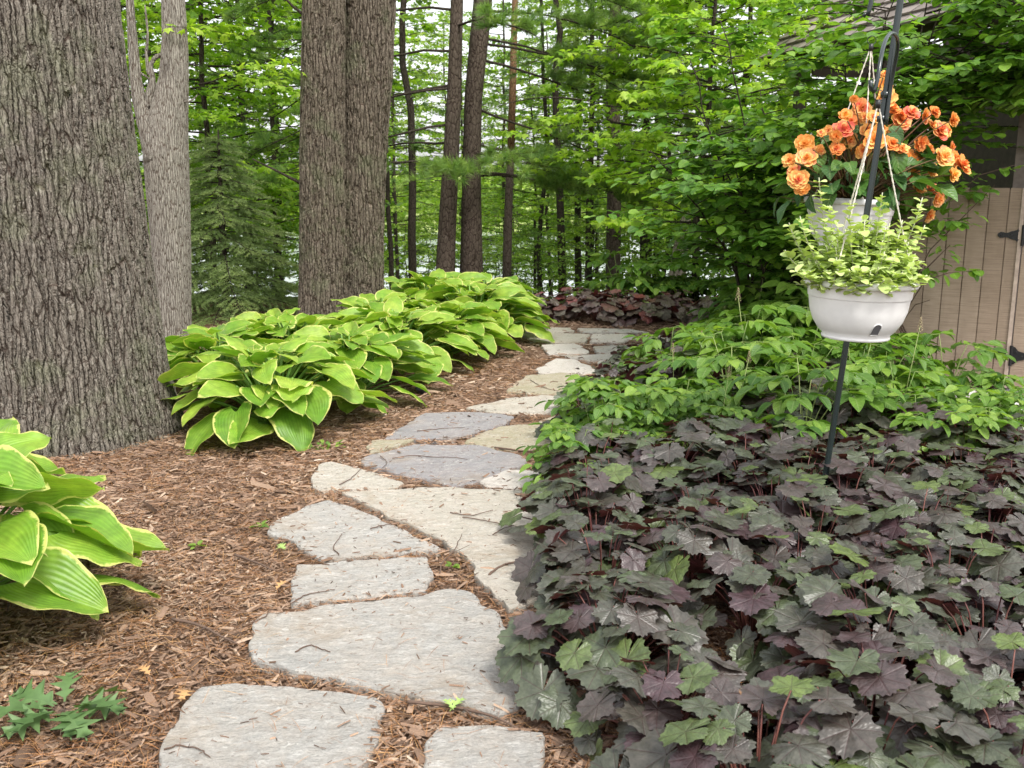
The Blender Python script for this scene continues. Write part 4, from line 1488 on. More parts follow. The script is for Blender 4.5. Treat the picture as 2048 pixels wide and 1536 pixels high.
P_HOSTA = Place([make_hosta(s) for s in (1, 2, 3, 4)] + [make_hosta(9, n=84, R=0.44, H=0.44, ls=0.21)])
GH = 'variegated hostas left of the path'
hl = [
    (-1.98, 3.2, 1.26, 2.6, 4, 'big cream-edged hosta at the left frame edge in front of the massive oak'),
    (-1.46, 5.95, 1.22, 0.15, 1, 'cream-edged hosta right beside the foot of the massive oak, nearest of the row'),
    (-1.12, 6.75, 1.15, 2.0, 2, 'cream-edged hosta in the row, second from the massive oak on the path side'),
    (-2.05, 6.95, 1.1, 0.3, 3, 'cream-edged hosta behind the nearest of the row, in front of the forked tree'),
    (-1.62, 7.45, 1.15, 4.0, 0, 'cream-edged hosta in the rear of the row below the fused trunks'),
    (-0.92, 7.75, 1.2, 5.0, 1, 'cream-edged hosta in the row with leaf tips over the dark mulch'),
    (-0.62, 8.35, 1.15, 5.6, 2, 'cream-edged hosta in the row just before the far bend of the path'),
    (-1.15, 8.6, 1.15, 1.2, 3, 'cream-edged hosta at the foot of the fused trunks'),
    (-0.35, 9.2, 1.3, 2.3, 0, 'cream-edged hosta at the far end of the row, leaves over the flagstones'),
    (-0.75, 9.75, 1.35, 0.9, 1, 'cream-edged hosta at the far end of the row below the pine trunks'),
    (-0.28, 10.0, 1.2, 3.1, 2, 'farthest cream-edged hosta nearest the red-leaved bed'),
    (-1.9, 8.0, 1.0, 2.2, 2, 'cream-edged hosta between the forked tree and the fused trunks'),
]
for x, y, sc, rz, i, lab in hl:
    P_HOSTA.put(i, (x, y, 0), rz, (sc, sc, sc * (0.82 if i != 4 else 1.0)), lab, 'hosta', GH)


# ================================================================== HEUCHERAS
def make_heu(seed, n=50, R=0.25, H=0.27, ls=0.074, mat=None):
    root = empty('coral_bells')
    r = np.random.default_rng(seed)
    st, lf = MB(), MB()
    for i in range(n):
        t = (i + 0.5) / n
        a = i * 2.39996 + r.normal(0, 0.3)
        rr = R * (0.12 + 0.9 * t ** 0.55) * r.uniform(0.85, 1.12)
        h = H * (1.0 - 0.75 * t ** 1.8) * r.uniform(0.72, 1.12)
        base = np.array([cos(a) * 0.03, sin(a) * 0.03, 0.0])
        end = np.array([cos(a) * rr, sin(a) * rr, h])
        midp = np.array([cos(a) * rr * 0.45, sin(a) * rr * 0.45, h * 0.8])
        s = np.linspace(0, 1, 5)[:, None]
        path = (1 - s) ** 2 * base + 2 * s * (1 - s) * midp + s ** 2 * end
        st.tube(path, np.linspace(0.003, 0.002, 5), 4, tint=r.uniform(0, 1))
        sc = ls * (0.8 + 0.3 * min(1, t * 2)) * r.uniform(0.6, 1.25)
        yng = r.uniform() < 0.06
        tn = np.clip(r.normal(0.45, 0.24) + (0.45 if yng else 0) + 0.10 * t, 0, 1)
        lf.inst(T_HEU[r.integers(0, 8)], frames([a + r.normal(0, 0.5)], [-0.12 - 0.75 * t ** 1.3 + r.normal(0, 0.25)], [r.normal(0, 0.22)]), [end], [sc], [tn])
    st.build('stalks', M_HEUST, root)
    lf.build('foliage', mat or M_HEU, root)
    return root


P_HEU = Place([make_heu(s) for s in (11, 12, 13, 14, 15, 16)])
GHE = 'dark coral bells right of the path'
r = np.random.default_rng(99)
cnt = 0
LH_IN = 'bronze-purple coral bells in the middle of the dense dark bed at the right front'
LH_EDGE = 'olive-bronze coral bells at the edge of the dark bed, leaning over the flagstones'
LH_BACK = 'purple-grey coral bells around the foot of the black pole'
yrows = [2.12, 2.42, 2.72, 3.02, 3.32, 3.62, 3.92, 4.22, 4.52, 4.84, 5.2]
for iy, y in enumerate(yrows):
    x0 = float(np.interp(y, [2.0, 2.6, 3.0, 3.4, 4.0, 5.2], [0.62, 0.36, 0.30, 0.33, 0.40, 0.46]))
    x1 = float(np.interp(y, [2.0, 5.2], [1.55, 3.0]))
    k = int(round((x1 - x0) / 0.33)) + 1
    for ix in range(k):
        x = x0 + ix * 0.33 + (0.16 if (iy % 2 and ix) else 0) + r.normal(0, 0.03)
        if (0.62 < x < 0.92 and 2.6 < y < 2.8) or (y > 5.0 and (x < 1.2 or x > 2.4)) or (y > 4.7 and x > 2.6):
            continue            # the bare patch of mulch in the bed
        lab = LH_EDGE if ix == 0 else (LH_BACK if y > 3.8 else LH_IN)
        P_HEU.put(cnt, (x, y + r.normal(0, 0.04), 0), r.uniform(0, 6.28), r.uniform(0.9, 1.12), lab, 'coral bells', GHE)
        cnt += 1
for px, py, sc in ((1120, 880, 1.0), (1150, 830, 1.0), (1190, 790, .9), (1230, 745, .9), (1300, 720, .9), (1360, 705, .9)):
    g = G(px + 10, py)
    P_HEU.put(cnt, (g[0] + 0.1, g[1], 0), r.uniform(0, 6.28), sc * 0.85, 'dark coral bells under the green astilbe at the path edge', 'coral bells', GHE)
    cnt += 1

for x, y in ((1.5, 5.55), (1.85, 5.65), (1.25, 5.85), (1.6, 6.0), (2.0, 6.05), (1.05, 6.5), (1.75, 6.4)):
    P_HEU.put(cnt, (x, y, 0.03), r.uniform(0, 6.28), 1.15, 'purple-grey coral bells among the green astilbe behind the black pole', 'coral bells', GHE)
    cnt += 1

P_HRED = Place([make_heu(s, mat=M_HEURED, ls=0.075) for s in (21, 22)])
for k in range(13):
    x = 0.28 + k * 0.30 + r.normal(0, 0.04)
    y = 10.55 + (0.3 if k % 2 else 0) - 0.04 * k
    P_HRED.put(k, (x, y, 0), r.uniform(0, 6.28), r.uniform(0.95, 1.15), 'red-purple coral bells in the low bed closing the far end of the path', 'coral bells', 'red coral bells at the far end')


# ================================================================== ASTILBE
def make_ast(seed, n=15, H=0.48, spikes=3):
    root = empty('astilbe')
    r = np.random.default_rng(seed)
    st, lf, fl = MB(), MB(), MB()
    L, A, P_, S = [], [], [], []
    for i in range(n):
        t = (i + 0.5) / n
        a = i * 2.39996 + r.normal(0, 0.3)
        h = H * (1 - 0.6 * t ** 1.5) * r.uniform(0.6, 1.2)
        rr = 0.30 * (0.15 + 0.8 * t ** 0.7)
        end = np.array([cos(a) * rr, sin(a) * rr, h])
        midp = end * np.array([0.4, 0.4, 0.7])
        s = np.linspace(0, 1, 5)[:, None]
        path = 2 * s * (1 - s) * midp + s ** 2 * end
        st.tube(path, np.linspace(0.004, 0.0022, 5), 4, tint=r.uniform(0, 1))
        for br in range(3):
            ba = a + (br - 1) * 1.05 + r.normal(0, 0.12)
            Lb = r.uniform(0.13, 0.19) * (1.15 if br == 1 else 0.85)
            dp = r.uniform(-0.35, 0.1)
            d = np.array([cos(ba), sin(ba), dp])
            st.tube(np.array([end, end + d * Lb]), [0.002, 0.001], 3, cap=False)
            for q, sgn in ((0.38, 1), (0.38, -1), (0.70, 1), (0.70, -1), (0.98, 0)):
                L.append(end + d * Lb * q)
                A.append(ba + sgn * r.uniform(0.75, 1.05) + r.normal(0, 0.08))
                P_.append(dp * 0.7 - 0.15 + r.normal(0, 0.15))
                S.append(r.uniform(0.07, 0.10) * (1.15 if sgn == 0 else 1.0))
    L, A, P_, S = map(np.array, (L, A, P_, S))
    m = len(L)
    wh = r.integers(0, 3, m)
    tn = np.clip(r.normal(0.5, 0.25, m), 0, 1)
    for i in range(3):
        k = wh == i
        lf.inst(T_LEAFLET[i], frames(A[k], P_[k], r.normal(0, 0.2, k.sum())), L[k], S[k], tn[k])
    for i in range(spikes):
        a = r.uniform(0, 6.28)
        top = np.array([cos(a) * 0.1, sin(a) * 0.1, H * r.uniform(1.25, 1.5)])
        st.tube(np.array([(0, 0, 0), top * [0.5, 0.5, 0.55], top]), [0.004, 0.003, 0.002], 4, tint=1.0)
        for q in range(26):
            z = q / 26
            aa = q * 2.4
            rad = 0.014 * (1 - z) + 0.002
            c = top + np.array([cos(aa) * rad, sin(aa) * rad, -0.03 + z * 0.08])
            fl.lathe([(0.0001, -0.004), (0.004, 0), (0.0001, 0.004)], 5, c)
    st.build('stalks', M_ASTST, root)
    lf.build('foliage', M_AST, root)
    if spikes:
        tag(fl.build('flower_spike', M_ASTFL, root), 'small tan budding flower spikes')
    return root


P_AST = Place([make_ast(s, spikes=k) for s, k in ((31, 0), (32, 1), (33, 0), (34, 0))])
GA = 'green astilbe plants between path and fence'
alist = []
for y in np.arange(5.15, 10.2, 0.36):
    xa = float(np.interp(y, [5.1, 6.2, 7.2, 8.2, 9.0, 10.0], [0.72, 1.02, 1.36, 1.85, 2.15, 2.4]))
    xb = float(np.interp(y, [5.1, 6.4, 6.9, 7.4, 10.2], [1.9, 3.0, 2.6, 2.7, 3.4]))
    for x in np.arange(xa, xb, 0.43):
        alist.append((x + r.normal(0, 0.06), y + r.normal(0, 0.06)))
for k, (x, y) in enumerate(alist):
    if y < 6.0 and 1.3 < x < 2.1 and (k % 2):
        continue
    if x < 1.0:
        lab = 'fresh green astilbe leaning over the path edge beside the dark coral bells'
    elif y > 8.0:
        lab = 'green astilbe with slim bud stalks beside the far bend of the path'
    elif x > 2.2:
        lab = 'low yellow-green astilbe in front of the brown fence'
    else:
        lab = 'green astilbe in the dense stand behind the black pole'
    xe = float(np.interp(y, [5.1, 6.2, 7.2, 8.2, 9.0, 10.0], [0.72, 1.02, 1.36, 1.85, 2.15, 2.4]))
    sc = r.uniform(0.85, 1.3) * (0.8 if y < 5.6 else 1) * (0.72 if (x > 2.2 and y < 7.2) else 1.0) * (0.75 + 0.35 * min(1, (x - xe) / 0.8)) * (1.2 if (y > 8.0 and x > 2.3) else 1)
    P_AST.put(int(r.integers(0, 4)) if k > 3 else k, (x, y, 0), r.uniform(0, 6.28), sc, lab, 'astilbe', GA)
for px, py, sc in ((1120, 985, 0.62), (1180, 900, 0.8), (1890, 905, .75), (1800, 930, .7), (1960, 880, .7), (1160, 925, .75), (1240, 915, .8), (1330, 900, .75), (1850, 960, .7), (1940, 950, .7), (2010, 920, .7), (1760, 900, .7)):
    g = G(px + 30, py)
    P_AST.put(0, (g[0], g[1], 0), r.uniform(0, 6.28), sc, 'low green astilbe poking out of the dark coral bells', 'astilbe', GA)
for k, (x, y, sc) in enumerate(((2.4, 8.8, 1.4), (2.75, 8.7, 1.6), (2.75, 9.4, 1.5), (3.0, 9.1, 1.6), (2.1, 8.3, 1.25), (1.9, 7.9, 1.1), (2.3, 7.7, 1.3), (2.45, 8.4, 1.35), (2.85, 8.2, 1.4))):
    P_AST.put(k, (x, y, 0), r.uniform(0, 6.28), sc, 'tall loose green astilbe before the round-leaved shrub', 'astilbe', GA)
# broad-leaved bright plants above the red bed
for k in range(8):
    P_AST.put(0, (1.2 + k * 0.27, 11.2 - 0.03 * k, 0), r.uniform(0, 6), 1.15 + 0.1 * r.normal(), 'bright green leafy plant behind the red-purple bed', 'plant', 'bright green plants behind the red bed')

# ================================================================== SHRUBS BY THE FENCE


def shrub(name, label, loc, seed, stems, leafm, ls, tmpls, nb, ntw, nlf, tint=(0.45, 0.25), qmin=0.22):
    """stems: list of lists of local points"""
    root = empty(name, loc)
    tag(root, label, 'shrub')
    wood, leaf = MB(), MB()
    r = np.random.default_rng(seed)
    for si, st in enumerate(stems):
        st = np.array(st, float)
        d = np.concatenate([[0], np.cumsum(np.linalg.norm(np.diff(st, axis=0), axis=1))])
        s = np.linspace(0, d[-1], 14)
        P = np.stack([np.interp(s, d, st[:, k]) for k in range(3)], -1)
        for _ in range(2):
            P[1:-1] = 0.25 * P[:-2] + 0.5 * P[1:-1] + 0.25 * P[2:]
        P[1:-1] += r.normal(0, 0.012, (12, 3))
        wood.tube(P, np.linspace(0.014, 0.004, 14), 6)
        loc_, az, pit = [], [], []
        for b in range(nb):
            q = r.uniform(qmin, 1.0)
            i = min(12, int(q * 13))
            p0 = P[i] + (P[i + 1] - P[i]) * (q * 13 - i)
            a = r.uniform(0, 6.28)
            Lb = r.uniform(0.35, 0.85)
            n = 4
            ss = np.linspace(0, 1, n)
            path = np.stack([p0[0] + cos(a) * Lb * ss, p0[1] + sin(a) * Lb * ss, p0[2] + Lb * (0.35 * ss - 0.3 * ss ** 2)], -1)
            wood.tube(path, np.linspace(0.005, 0.002, n), 4, cap=False)
            for t in range(ntw):
                q2 = r.uniform(0.2, 1.0)
                j = min(n - 2, int(q2 * (n - 1)))
                p1 = path[j] + (path[j + 1] - path[j]) * (q2 * (n - 1) - j)
                ta = a + (1 if t % 2 else -1) * r.uniform(0.2, 1.0)
                tl = r.uniform(0.12, 0.35)
                p2 = p1 + np.array([cos(ta) * tl, sin(ta) * tl, r.uniform(-0.05, 0.06)])
                wood.tube(np.array([p1, p2]), [0.002, 0.001], 3, cap=False)
                for m in range(nlf):
                    qq = (m + 0.8) / nlf
                    loc_.append(p1 + (p2 - p1) * qq)
                    az.append(ta + (0 if m == nlf - 1 else (1 if m % 2 else -1) * r.uniform(0.7, 1.2)))
                    pit.append(r.normal(-0.12, 0.22))
        loc_, az, pit = map(np.array, (loc_, az, pit))
        n = len(loc_)
        wh = r.integers(0, len(tmpls), n)
        for i, tm in enumerate(tmpls):
            m = wh == i
            leaf.inst(tm, frames(az[m], pit[m], r.normal(0, 0.25, m.sum())), loc_[m], ls * r.uniform(0.7, 1.15, m.sum()), np.clip(r.normal(tint[0], tint[1], m.sum()), 0, 1))
    wood.build('stems', M_DARKB, root)
    leaf.build('foliage', leafm, root)
    return root


def stems_px(base, lst):
    """stem list from photo pixels (px,py,Y) relative to base"""
    out = []
    for st in lst:
        out.append([(0, 0, 0)] + [tuple(W(*q) - np.array(base)) for q in st])
    return out


b1 = (1.95, 8.3, 0)
shrub('round_leaved_shrub', 'tall dense round-leaved green shrub left of the hanging baskets', b1, 71, stems_px(b1, [
    [(1470, 480, 8.2), (1430, 300, 8.1), (1380, 120, 8.0)], [(1510, 500, 8.4), (1500, 300, 8.3), (1440, 40, 8.2)],
    [(1540, 500, 8.3), (1550, 300, 8.4), (1520, 180, 8.5)], [(1480, 540, 8.1), (1400, 420, 8.0), (1300, 300, 7.9)],
    [(1560, 540, 8.2), (1620, 300, 8.3), (1650, 210, 8.3)], [(1500, 560, 8.6), (1470, 380, 9.0), (1400, 230, 9.2)],
    [(1530, 560, 8.0), (1500, 440, 7.6), (1470, 330, 7.5)], [(1580, 560, 8.2), (1680, 420, 8.1), (1720, 250, 8.2)], [(1540, 500, 8.9), (1590, 300, 9.1), (1600, 230, 9.1)], [(1560, 560, 8.5), (1600, 450, 8.7), (1640, 350, 8.9)]]),
    M_SHRUB, 0.085, T_ROUND, 20, 5, 6, qmin=0.36)
b2 = (2.32, 7.65, 0)
shrub('round_leaved_shrub', 'round-leaved green shrub reaching over the fence behind the baskets', b2, 72, stems_px(b2, [
    [(1680, 400, 7.5), (1700, 250, 7.3), (1690, 130, 7.2)], [(1690, 400, 7.5), (1760, 200, 7.3), (1770, 20, 7.2)],
    [(1700, 400, 7.5), (1820, 200, 7.1), (1880, 20, 6.9)], [(1690, 420, 7.4), (1780, 280, 7.1), (1850, 160, 6.9)], [(1690, 420, 7.5), (1830, 140, 7.2), (1860, -30, 7.1)],
    [(1690, 400, 7.5), (1880, 130, 7.0), (1990, 40, 6.8)], [(1690, 400, 7.4), (1740, 130, 7.3), (1800, -30, 7.2)], [(1680, 450, 7.4), (1690, 330, 7.2), (1730, 240, 7.0)]]),
    M_SHRUB, 0.085, T_ROUND, 22, 5, 6, tint=(0.6, 0.25), qmin=0.4)
b3 = (3.85, 7.35, 0)
shrub('round_leaved_shrub', 'round-leaved shrub hanging over the brown gate at the right edge', b3, 73, [
    [(0, 0, 0), (-0.1, -0.3, 1.6), (-0.45, -0.6, 2.3), (-0.7, -0.7, 2.7)], [(0, 0, 0), (0.0, -0.4, 1.7), (0.0, -0.6, 2.4), (-0.2, -0.6, 3.0)], [(0, 0, 0), (-0.1, -0.3, 1.6), (-0.5, -0.55, 2.0), (-0.95, -0.65, 2.2)],
    [(0, 0, 0), (0.2, -0.3, 1.8), (0.3, -0.5, 2.8)], [(0, 0, 0), (-0.1, -0.35, 1.6), (-0.3, -.65, 1.9), (-0.75, -0.75, 2.4)], [(0, 0, 0), (-0.2, -0.4, 1.8), (-0.6, -0.5, 2.6), (-0.9, -0.5, 3.0)], [(0, 0, 0), (-0.1, -0.4, 1.8), (-0.2, -0.7, 2.2), (-0.45, -0.9, 2.3)]],
    M_SHRUB, 0.085, T_ROUND, 16, 5, 6, tint=(0.65, 0.25), qmin=0.7)
# loose sprays in front of the fence
root = empty('shrub_spray', (3.0, 7.0, 0))
tag(root, 'thin bare-stemmed shrub with loose leafy sprays in front of the brown fence', 'shrub')
wd, lf = MB(), MB()
r = np.random.default_rng(74)
B = np.array([3.0, 7.0, 0])
for lst in ([(1800, 660, 7.0), (1820, 580, 6.9), (1860, 500, 6.8), (1930, 430, 6.7), (1990, 370, 6.6)], [(1830, 560, 6.9), (1870, 520, 6.8), (1900, 490, 6.75)],
            [(1800, 640, 7.0), (1850, 560, 6.8), (1900, 545, 6.7), (1960, 540, 6.7)], [(1800, 650, 7), (1830, 610, 6.9), (1860, 600, 6.8)],
            [(1840, 470, 6.9), (1850, 440, 6.8), (1900, 400, 6.7), (1960, 350, 6.6), (2030, 330, 6.5)], [(1880, 470, 6.8), (1900, 440, 6.7), (1920, 450, 6.7)]):
    P = np.array([W(*q) for q in lst]) - B
    if lst[0][1] > 630:
        P = np.concatenate([[(0, 0, 0)], P])
    wd.tube(P, np.linspace(0.007, 0.002, len(P)), 5, cap=False)
    for j in range(1 if len(P) > 3 else 0, len(P) - 1):
        if P[j][2] < 0.75:
            continue
        for t in range(9):
            q = r.uniform(0, 1)
            p0 = P[j] * (1 - q) + P[j + 1] * q
            a = r.uniform(0, 6.28)
            lf.inst(T_ROUND[t % 3], frames([a], [r.normal(-0.2, 0.3)], [r.normal(0, 0.3)]), [p0 + np.array([cos(a), sin(a), 0]) * r.uniform(0.0, 0.1)], [r.uniform(0.05, 0.085)], [r.uniform(0.4, 1)])
wd.build('stems', M_TWIG, root)
lf.build('foliage', M_SHRUB, root)

# ================================================================== FENCE, GATE, SHED
FA = np.array([2.52, 7.45])       # left end
FBp = np.array([3.455, 6.88])      # gate post seam
dirv = (FBp - FA) / np.linalg.norm(FBp - FA)
LENF = float(np.linalg.norm(FBp - FA))
ang = math.atan2(dirv[1], dirv[0])


def board_panel(L, z0, z1, seed, th=0.018, bw=0.125):
    mb = MB()
    r = np.random.default_rng(seed)
    mb.box((0, 0.006, z0 + 0.01), (L, th, z1 - 0.01), tint=0)
    x = 0
    while x < L - 0.01:
        w = min(bw, L - x)
        mb.box((x + 0.0035, -0.004 - r.uniform(0, 0.001), z0 + r.uniform(0, 0.006)), (x + w - 0.0035, 0.0055, z1), tint=r.uniform(0, 1))
        x += w
    return mb


fen = empty('board_fence', (FA[0], FA[1], 0), ang)
tag(fen, 'brown vertical-board fence panel behind the hanging baskets', 'fence')
board_panel(LENF - 0.012, 0.05, 1.42, 5).build('board_panel', M_FENCE, fen, smooth=False)
mb = MB()
mb.box((-0.02, 0.03, 1.30), (LENF - 0.02, 0.068, 1.39))
mb.box((-0.02, 0.03, 0.2), (LENF - 0.02, 0.068, 0.29))
mb.build('rail', M_DARKW, fen, smooth=False)
mb = MB()
mb.box((LENF - 0.09, 0.07, 0.0), (LENF - 0.0, 0.16, 2.7))
mb.build('post', M_POST, fen, smooth=False)
gate = empty('board_gate', (FBp[0] + dirv[0] * 0.012, FBp[1] + dirv[1] * 0.012, 0), ang)
tag(gate, 'brown board gate on black strap hinges at the right frame edge', 'gate')
board_panel(1.1, 0.05, 1.42, 6).build('board_panel', M_FENCE, gate, smooth=False)
mb = MB()
mb.box((0.0, 0.03, 1.30), (1.1, 0.068, 1.39))
mb.box((0.0, 0.03, 0.2), (1.1, 0.068, 0.29))
mb.build('rail', M_DARKW, gate, smooth=False)


def hinge(zc):
    """ornamental butterfly strap hinge, flat profile with thickness, barrel in the middle"""
    mb = MB()
    half = [(0.0, 0.062), (0.022, 0.06), (0.04, 0.036), (0.055, 0.03), (0.075, 0.026), (0.09, 0.018), (0.105, 0.014), (0.125, 0.02), (0.14, 0.021), (0.152, 0.012), (0.158, 0.0)]
    for sg in (-1, 1):
        top = [(sg * x, y) for x, y in half]
        bot = [(sg * x, -y) for x, y in half[:-1]][::-1]
        pts = np.array(top + bot)
        if sg < 0:
            pts = pts[::-1]
        n = len(pts)
        # front is -Y
        F = np.c_[pts[:, 0], np.full(n, -0.012), pts[:, 1] + zc]
        Bk = np.c_[pts[:, 0], np.full(n, -0.005), pts[:, 1] + zc]
        V = np.concatenate([F, Bk])
        loops = list(range(n))
        sizes = [n]
        for i in range(n):
            j = (i + 1) % n
            loops += [i, n + i, n + j, j]
            sizes.append(4)
        mb.add(V, loops[::1], sizes)
        for x, y in ((0.03, 0.03), (0.03, -0.03), (0.07, 0.0), (0.135, 0.0)):
            mb.add(*sphere_tmpl((sg * x, -0.014, zc + y), 0.006))
    mb.tube(np.array([(0, -0.016, zc - 0.07), (0, -0.016, zc + 0.07)]), 0.011, 12)
    return mb


def sphere_tmpl(c, rad, n=8, m=5):
    th = np.arange(n) * 2 * pi / n
    ph = np.linspace(0.01, pi - 0.01, m)
    V = np.stack([np.outer(np.sin(ph), np.cos(th)), np.outer(np.sin(ph), np.sin(th)), np.outer(np.cos(ph), np.ones(n))], -1).reshape(-1, 3) * rad + np.asarray(c)
    i = np.arange(m - 1)[:, None] * n
    j = np.arange(n)[None]
    j2 = (j + 1) % n
    q = np.stack([i + j, i + n + j, i + n + j2, i + j2], -1).reshape(-1, 4)
    return V, q.ravel(), np.full(len(q), 4)


for zc in (0.28, 1.105):
    hinge(zc).build('hinge', M_HINGE, gate, smooth=False)
mb = MB()
mb.box((-0.03, -0.014, 0.05), (-0.006, -0.0065, 1.42))
tag(mb.build('edge_strip', simple('raw_batten', (0.42, 0.33, 0.27), 0.8, nscale=20), gate, smooth=False), 'pale edge strip beside the seam')

# open shed beyond the fence: origin at the far eave corner, local -Y runs along the eave towards the gate
shed = empty('open_shed', (2.62, 11.0, 0), radians(12.75))
tag(shed, 'open-sided shed with grey shingle roof behind the shrubs at the upper right', 'shed')
EZ = 2.70
slope = radians(43)
mb = MB()
r = np.random.default_rng(8)
nrow, rowh = 20, 0.14
y0, y1 = -3.5, 0.0
for i in range(nrow):
    y = y0
    while y < y1 - 0.03:
        w = r.uniform(0.14, 0.28)
        s0, s1 = i * rowh - 0.02, (i + 1) * rowh + 0.01
        off = 0.03 + r.uniform(0, 0.008)
        a0 = (s0 * cos(slope) - off * sin(slope), EZ + s0 * sin(slope) + off * cos(slope))
        a1 = (s1 * cos(slope) - 0.005 * sin(slope), EZ + s1 * sin(slope) + 0.005 * cos(slope))
        e = 0.02
        a2 = (a0[0] + e * sin(slope), a0[1] - e * cos(slope))
        yb = min(y + w - 0.008, y1)
        V = np.array([(a0[0], y, a0[1]), (a0[0], yb, a0[1]), (a1[0], yb, a1[1]), (a1[0], y, a1[1]), (a2[0], y, a2[1]), (a2[0], yb, a2[1])])
        mb.add(V, [0, 3, 2, 1, 0, 1, 5, 4], [4, 4], None, r.uniform(0, 1))
        y += w
mb.build('shingles', M_SHINGLE, shed, smooth=False)
mb = MB()
s1 = nrow * rowh
V = []
for y in (y0 + 0.01, y1 - 0.01):
    for (x, z) in [(0, EZ), (s1 * cos(slope), EZ + s1 * sin(slope))]:
        V += [(x, y, z), (x + 0.018, y, z - 0.03)]
mb.add(np.array(V), [0, 2, 6, 4, 1, 5, 7, 3, 0, 4, 5, 1, 2, 3, 7, 6, 0, 1, 3, 2, 4, 6, 7, 5], [4] * 6)
mb.build('roof_deck', M_DARKW, shed, smooth=False)
mb = MB()
mb.box((0.28, y0 + 0.1, 2.62), (0.40, y1 - 0.1, 2.84))
for k in range(8):
    y = y0 + 0.15 + k * 0.43
    mb.box((0.41, y, 2.50), (2.3, y + 0.04, 2.61))
mb.build('beam', M_DARKW, shed, smooth=False)
for (x, y) in ((0.3, -0.25), (2.0, -0.25), (2.0, -3.3)):
    mb = MB()
    mb.box((x, y, 0), (x + 0.1, y + 0.1, 2.615 if x < 1 else 2.495))
    mb.build('post', M_DARKW, shed, smooth=False)
mb = MB()
mb.box((0.95, -3.4, 0), (1.01, -1.6, 2.49))
mb.build('wall', M_DARKW, shed, smooth=False)

# pale gravel at the right edge
mb = MB()
r = np.random.default_rng(12)
n = 2600
xy = np.c_[r.uniform(2.75, 4.6, n), r.uniform(5.0, 7.0, n)]
ok = (xy[:, 0] - 2.75) * 1.3 + (xy[:, 1] - 5.0) * 0.2 > 0.25
xy = xy[ok]
n = len(xy)
S0 = sphere_tmpl((0, 0, 0), 1.0, 6, 4)
tm = (S0[0], S0[1], S0[2], np.zeros_like(S0[0]))
mb.inst(tm, frames(r.uniform(0, 6, n), r.normal(0, 0.3, n), r.normal(0, 0.3, n)), np.c_[xy, np.full(n, 0.01)], np.c_[r.uniform(0.012, 0.03, n), r.uniform(0.012, 0.03, n), r.uniform(0.008, 0.016, n)], 0.5)
tag(mb.build('gravel', M_GRAVEL, smooth=False), 'pale rounded gravel along the foot of the gate', 'gravel', kind='stuff')

# ================================================================== POLE, BASKETS
YP = 4.05
pa, pb = W(1659, 900, YP), W(1801, 0, YP)
dz = (pa - pb) / (pa[2] - pb[2])
foot = pa - dz * pa[2]


def on_pole(z):
    return foot + dz * z


pole = empty('shepherd_hook', (foot[0], foot[1], 0))
tag(pole, 'slightly leaning black metal plant pole with two curled hooks', 'plant pole')
top1 = W(1783, 125, YP)
mb = MB()
zt = 3.0
mb.tube(np.array([on_pole(z) for z in np.linspace(-0.15, zt, 12)]) - [foot[0], foot[1], 0], 0.0125, 14)
mb.build('pole', M_IRON, pole)


def smoothpath(pts, n=40, it=5):
    pts = np.array(pts, float)
    d = np.concatenate([[0], np.cumsum(np.linalg.norm(np.diff(pts, axis=0), axis=1))])
    s = np.linspace(0, d[-1], n)
    P = np.stack([np.interp(s, d, pts[:, k]) for k in range(3)], -1)
    for _ in range(it):
        P[1:-1] = 0.25 * P[:-2] + 0.5 * P[1:-1] + 0.25 * P[2:]
    return P


O3 = np.array([foot[0], foot[1], 0])
YB, YA = 3.62, 4.45        # lower basket in front, upper basket behind
# lower hook: clamp on pole, arc toward the camera, curl at the end
h1 = [W(1772, 250, YP - 0.02), W(1783, 160, YP - 0.02), W(1796, 100, YP - 0.05), W(1797, 75, 3.95), W(1785, 63, 3.85), W(1772, 75, 3.75), W(1762, 110, 3.66), W(1757, 150, YB), W(1752, 180, YB), W(1748, 196, YB), W(1742, 200, YB), W(1738, 188, YB), W(1741, 160, YB)]
h1 = smoothpath(h1) - O3
mb = MB()
mb.tube(h1, 0.0072, 10)
for z in (h1[1][2], h1[1][2] + 0.09):
    c = on_pole(z) - O3
    mb.tube(np.array([c + [-0.0, -0.0, -0.012], c + [0, 0, 0.012]]), 0.019, 10)
mb.build('hook', M_IRON, pole)
h2 = [on_pole(zt - 0.02), on_pole(zt) + [0.0, 0.03, 0.07], W(1790, -170, 4.15), W(1770, -185, 4.25), W(1752, -150, 4.36), W(1747, -60, YA), W(1744, 0, YA), W(1738, 40, YA), W(1732, 52, YA), W(1726, 46, YA), W(1727, 28, YA)]
mb = MB()
mb.tube(smoothpath(h2) - O3, 0.0095, 10)
mb.build('hook', M_IRON, pole)

PR, PH = 0.190, 0.205


